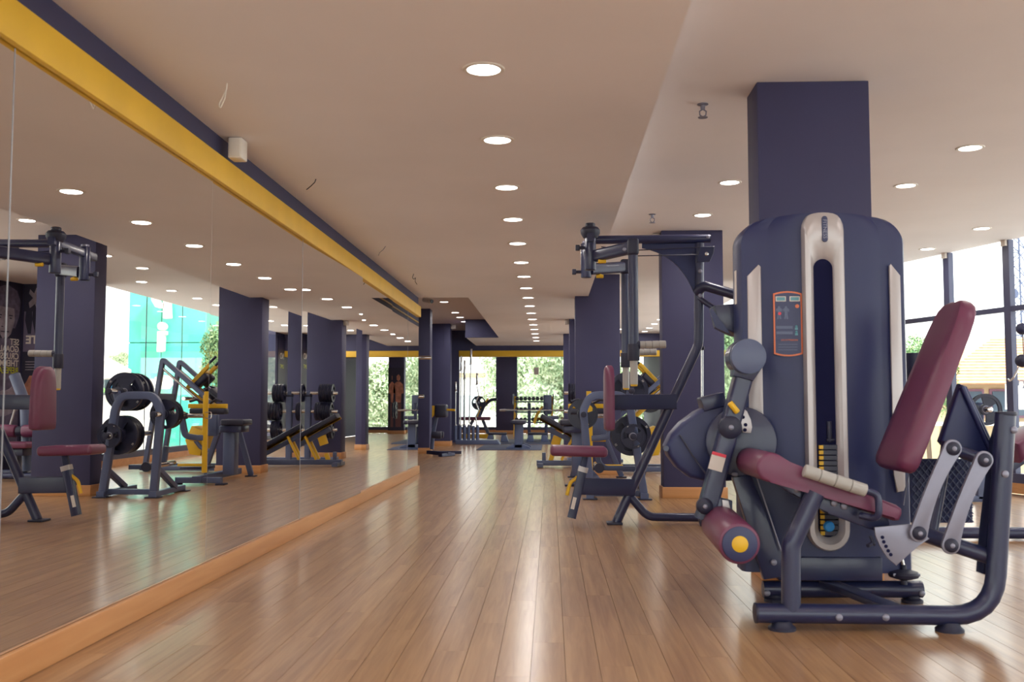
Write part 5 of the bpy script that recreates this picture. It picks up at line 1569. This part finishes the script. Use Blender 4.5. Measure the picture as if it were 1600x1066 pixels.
for k, (x, y, t, w_) in enumerate(tr2):
    tree(x, y, t, w_, 'green leafy tree beyond the frameless glazing, %s in the strip of garden' % ORD[k], k, LEAFB, 'trees beyond the frameless glazing')
p = at(1442, 534, 19.5); tree(p.x, 19.5, p.z, .30, 'small green tree beside the tiled house outside', 0, LEAFB, None)
p = mt(176, 555, 52); tree(p.x, 52, p.z + .2, .32, 'small haze-paled tree beside the green building outside', 1, LEAFA, None)

# green clad building with white letters, seen by way of the mirror
GY = 38.0
def gp(px, py, dy=0): return mt(px, py, GY + dy)
GB_ = thing('green_building', 'tall turquoise clad building with white lettering beyond the glazing', 'building', (gp(250, 600).x, GY, -3.3))
xa, xb = gp(312, 540).x, gp(190, 540).x
zj = gp(250, 535).z
xm = gp(242, 540).x
for (x0, x1) in ((xa, xm), (xm, xb)):
    for (z0, z1) in ((-3.3, zj - 4.2), (zj - 4.2, zj), (zj, zj + 4.2), (zj + 4.2, zj + 8)):
        bm = B(); box(bm, ((x0 + x1) / 2, GY + .3, (z0 + z1) / 2), (x1 - x0 - .03, .10, z1 - z0 - .03), bev=.01, seg=1); link('cladding_panel', bm, GREENB, GB_)
bm = B(); box(bm, ((xa + xb) / 2, GY + 1.9, 3), (xb - xa - .04, 3.1, 12.4)); link('building_core', bm, mat('core_green', (60, 150, 136), .6), GB_)
def gl(pts, name='white_letter'):
    bm = B(); prism(bm, [gp(a, b, -.05) for a, b in pts], (0, .25, 0)); link(name, bm, WHITEB, GB_)
gl([(251, 470), (261, 470), (262, 497), (259, 498), (251, 498)])
gl([(232, 455), (233, 470), (239, 480), (246, 482), (252, 482), (252, 474), (246, 473), (243, 468), (242, 455)])
gl([(242 + 6.5 * cos(radians(a)) + 6.5, 510 + 6.5 * sin(radians(a))) for a in range(0, 360, 24)])
gl([(242, 518), (255, 517.5), (255, 523), (252, 524), (251, 548), (249, 550), (241, 550)])
gl([(238, 590), (248, 586), (262, 588), (263, 602), (258, 608), (240, 608)])
gl([(240, 622), (258, 622), (260, 640), (240, 640)])
# shops with sign boards beside it
SY = 26.0
sx = lambda px: mt(px, 600, SY).x
sz = lambda py: mt(176, py, SY).z
SH = thing('shop_row', 'low white shop row with dark sign board and green lettering outside', 'building', (sx(170), SY, -3.3))
x0, x1, xs_ = sx(189), sx(128), sx(178)
bm = B(); box(bm, ((x0 + x1) / 2, SY + 1.2, (sz(590) - 3.3) / 2), (x1 - x0, 2.2, sz(590) + 3.3)); link('shop_wall', bm, WHITEB, SH)
bm = B(); prism(bm, [(x0, SY, sz(577)), (x1, SY, sz(545)), (x1, SY, sz(592)), (x0, SY, sz(592))], (0, .8, 0)); link('awning', bm, WHITEB, SH)
bm = B(); box(bm, ((xs_ + x1) / 2, SY - .45, (sz(594) + sz(618)) / 2), (x1 - xs_, .1, sz(594) - sz(618))); link('sign_board', bm, mat('sign_dark', (40, 62, 70), .5), SH)
text('lettering', 'BOOH', .20, face_M((xs_ + .27, SY - .52, sz(611)), (1, 0, 0), (0, 0, 1)), mat('sign_green', (110, 200, 70), .5), SH, .01, 'CENTER', .005)
bm = B(); box(bm, ((x0 + xs_) / 2, SY - .45, (sz(594) + sz(618)) / 2), (xs_ - x0 - .03, .1, sz(594) - sz(618))); link('blue_board', bm, mat('sign_blue', (70, 160, 215), .5), SH)
# grey notice column by the green building
# house with tiled roof
HY = 29.0
HX = thing('tiled_house', 'house with pale orange tiled roof and dark windows across the street', 'building', (14, HY, -3.3))
he = at(1500, 600, HY)
hx0, hx1 = 10.9, 22.0
bm = B(); box(bm, ((hx0 + hx1) / 2, HY + 3.2, (he.z - 3.3) / 2), (hx1 - hx0 - 1.0, 5.2, he.z + 3.3)); link('house_wall', bm, RENDER, HX)
zr = at(1540, 528, HY + 3.2).z
bm = B()
bm_v = [V((hx0, HY, he.z)), V((hx1, HY, he.z)), V((hx1, HY + 6.4, he.z)), V((hx0, HY + 6.4, he.z)), V((hx0 + 3.2, HY + 3.2, zr)), V((hx1 - 3.2, HY + 3.2, zr))]
vv = [bm.verts.new(v) for v in bm_v]
for f in ((0, 1, 5, 4), (1, 2, 5), (2, 3, 4, 5), (3, 0, 4), (3, 2, 1, 0)):
    bm.faces.new([vv[i] for i in f])
RF = link('roof', bm, ROOF, HX, angle=20)
NR = 16
for k in range(NR):              # rows of tiles on the street-side slope
    u0, u1 = k / NR, (k + 1) / NR
    a = bm_v[0].lerp(bm_v[4], u0); b = bm_v[1].lerp(bm_v[5], u0); c = bm_v[1].lerp(bm_v[5], u1); d = bm_v[0].lerp(bm_v[4], u1)
    bm = B(); up_ = V((0, -.02, .028)); q = [bm.verts.new(p) for p in (a + up_, b + up_, c + up_ * .4, d + up_ * .4, a, b, c, d)]
    for f in ((0, 1, 2, 3), (4, 5, 1, 0), (7, 4, 0, 3), (5, 6, 2, 1)):
        bm.faces.new([q[i] for i in f])
    link('tile_row', bm, ROOF, RF)
fw = HY + .58
RFM = mat('window_red_frame', (120, 84, 104), .5)
for k in range(7):
    x = hx0 + 1.2 + k * 1.22
    bm = B(); box(bm, (x, fw, he.z - .56), (1.06, .06, .84)); wf = link('window', bm, RFM, HX)
    bm = B(); box(bm, (x, fw - .04, he.z - .56), (.92, .04, .70)); link('pane', bm, WINB, wf)
bm = B(); box(bm, ((hx0 + hx1) / 2, fw - .05, he.z - 1.15), (10.4, .3, .11)); link('ledge', bm, WHITEB, HX)
for x in (12.4, 15.2, 18.4):
    bm = B(); box(bm, (x, fw, he.z - 2.2), (1.2, .08, 1.25)); wf = link('window', bm, WHITEB, HX)
    bm = B(); box(bm, (x, fw - .05, he.z - 2.2), (1.0, .05, 1.05)); link('pane', bm, WINB, wf)
bm = B(); prism(bm, XZ([(1572, 640), (1600, 640), (1640, 640), (1640, 596), (1572, 600)], 28.2), (0, .12, 0)); SGN = link('shop_sign', bm, WHITEB, HX)
text('lettering', 'Aryan', .34, face_M(at(1593, 597, 28.1) + V((.12, 0, 0)), (1, 0, 0), (0, 0, 1)), mat('sign_ink', (66, 70, 90), .5), SGN, .01)
# lattice mast
MSTx = at(1588, 450, 42)
MS = thing('lattice_mast', 'slim lattice telecom mast against the pale sky', 'mast', (MSTx.x, 42, -3.3))
hw = .30
zt = 9.6
for sx_ in (-1, 1):
    for sy_ in (-1, 1):
        bm = B(); bar(bm, [(MSTx.x + sx_ * hw, 42 + sy_ * hw, -3.3), (MSTx.x + sx_ * hw, 42 + sy_ * hw, zt)], .06, .06); link('leg', bm, SLATE, MS)
bm = B()
n_ = 22
for k in range(n_):
    z0 = -3.3 + (zt + 3.3) * k / n_; z1 = -3.3 + (zt + 3.3) * (k + 1) / n_
    for sy_ in (-1, 1):
        s = 1 if k % 2 else -1
        bar(bm, [(MSTx.x - s * hw, 42 + sy_ * hw, z0), (MSTx.x + s * hw, 42 + sy_ * hw, z1)], .035, .035)
        bar(bm, [(MSTx.x - hw, 42 + sy_ * hw, z0), (MSTx.x + hw, 42 + sy_ * hw, z0)], .035, .035)
    for sx_ in (-1, 1):
        bar(bm, [(MSTx.x + sx_ * hw, 42 - hw, z0), (MSTx.x + sx_ * hw, 42 + hw, z1)], .035, .035)
link('bracing', bm, SLATE, MS)
for k, z in enumerate((3.6, 5.4, 6.8, 8.6)):
    bm = B(); s = -1 if k % 2 else 1
    cyl(bm, (MSTx.x + s * .45, 41.5, z), (MSTx.x + s * .45, 41.3, z), .22 if k == 1 else .12); bar(bm, [(MSTx.x + s * .3, 41.7, z), (MSTx.x + s * .45, 41.5, z)], .05, .05); box(bm, (MSTx.x + s * .45, 41.6, z + .5), (.14, .08, .7)); link('antenna', bm, SLATE, MS)
# pale building beyond the far left window
PB = thing('pale_building', 'pale building outside the far left window', 'building', (-5.2, 46, -3.3))
bm = B(); box(bm, (-6.0, 47, -.6), (6.5, 4, 5.4)); link('building_wall', bm, WHITEB, PB)
bm = B(); box(bm, (-6.0, 47, 2.2), (6.8, 4.3, .2)); link('roof_slab', bm, RENDER, PB)
for k in range(4):
    bm = B(); box(bm, (-8.2 + k * 1.5, 44.98, .8), (.9, .06, 1.1)); wf = link('window', bm, WHITEB, PB)
    bm = B(); box(bm, (-8.2 + k * 1.5, 44.94, .8), (.78, .05, .98)); link('pane', bm, mat('pale_pane', (186, 202, 208), .3), wf)
for pr in (P45, P20, P50, P30):
    pass
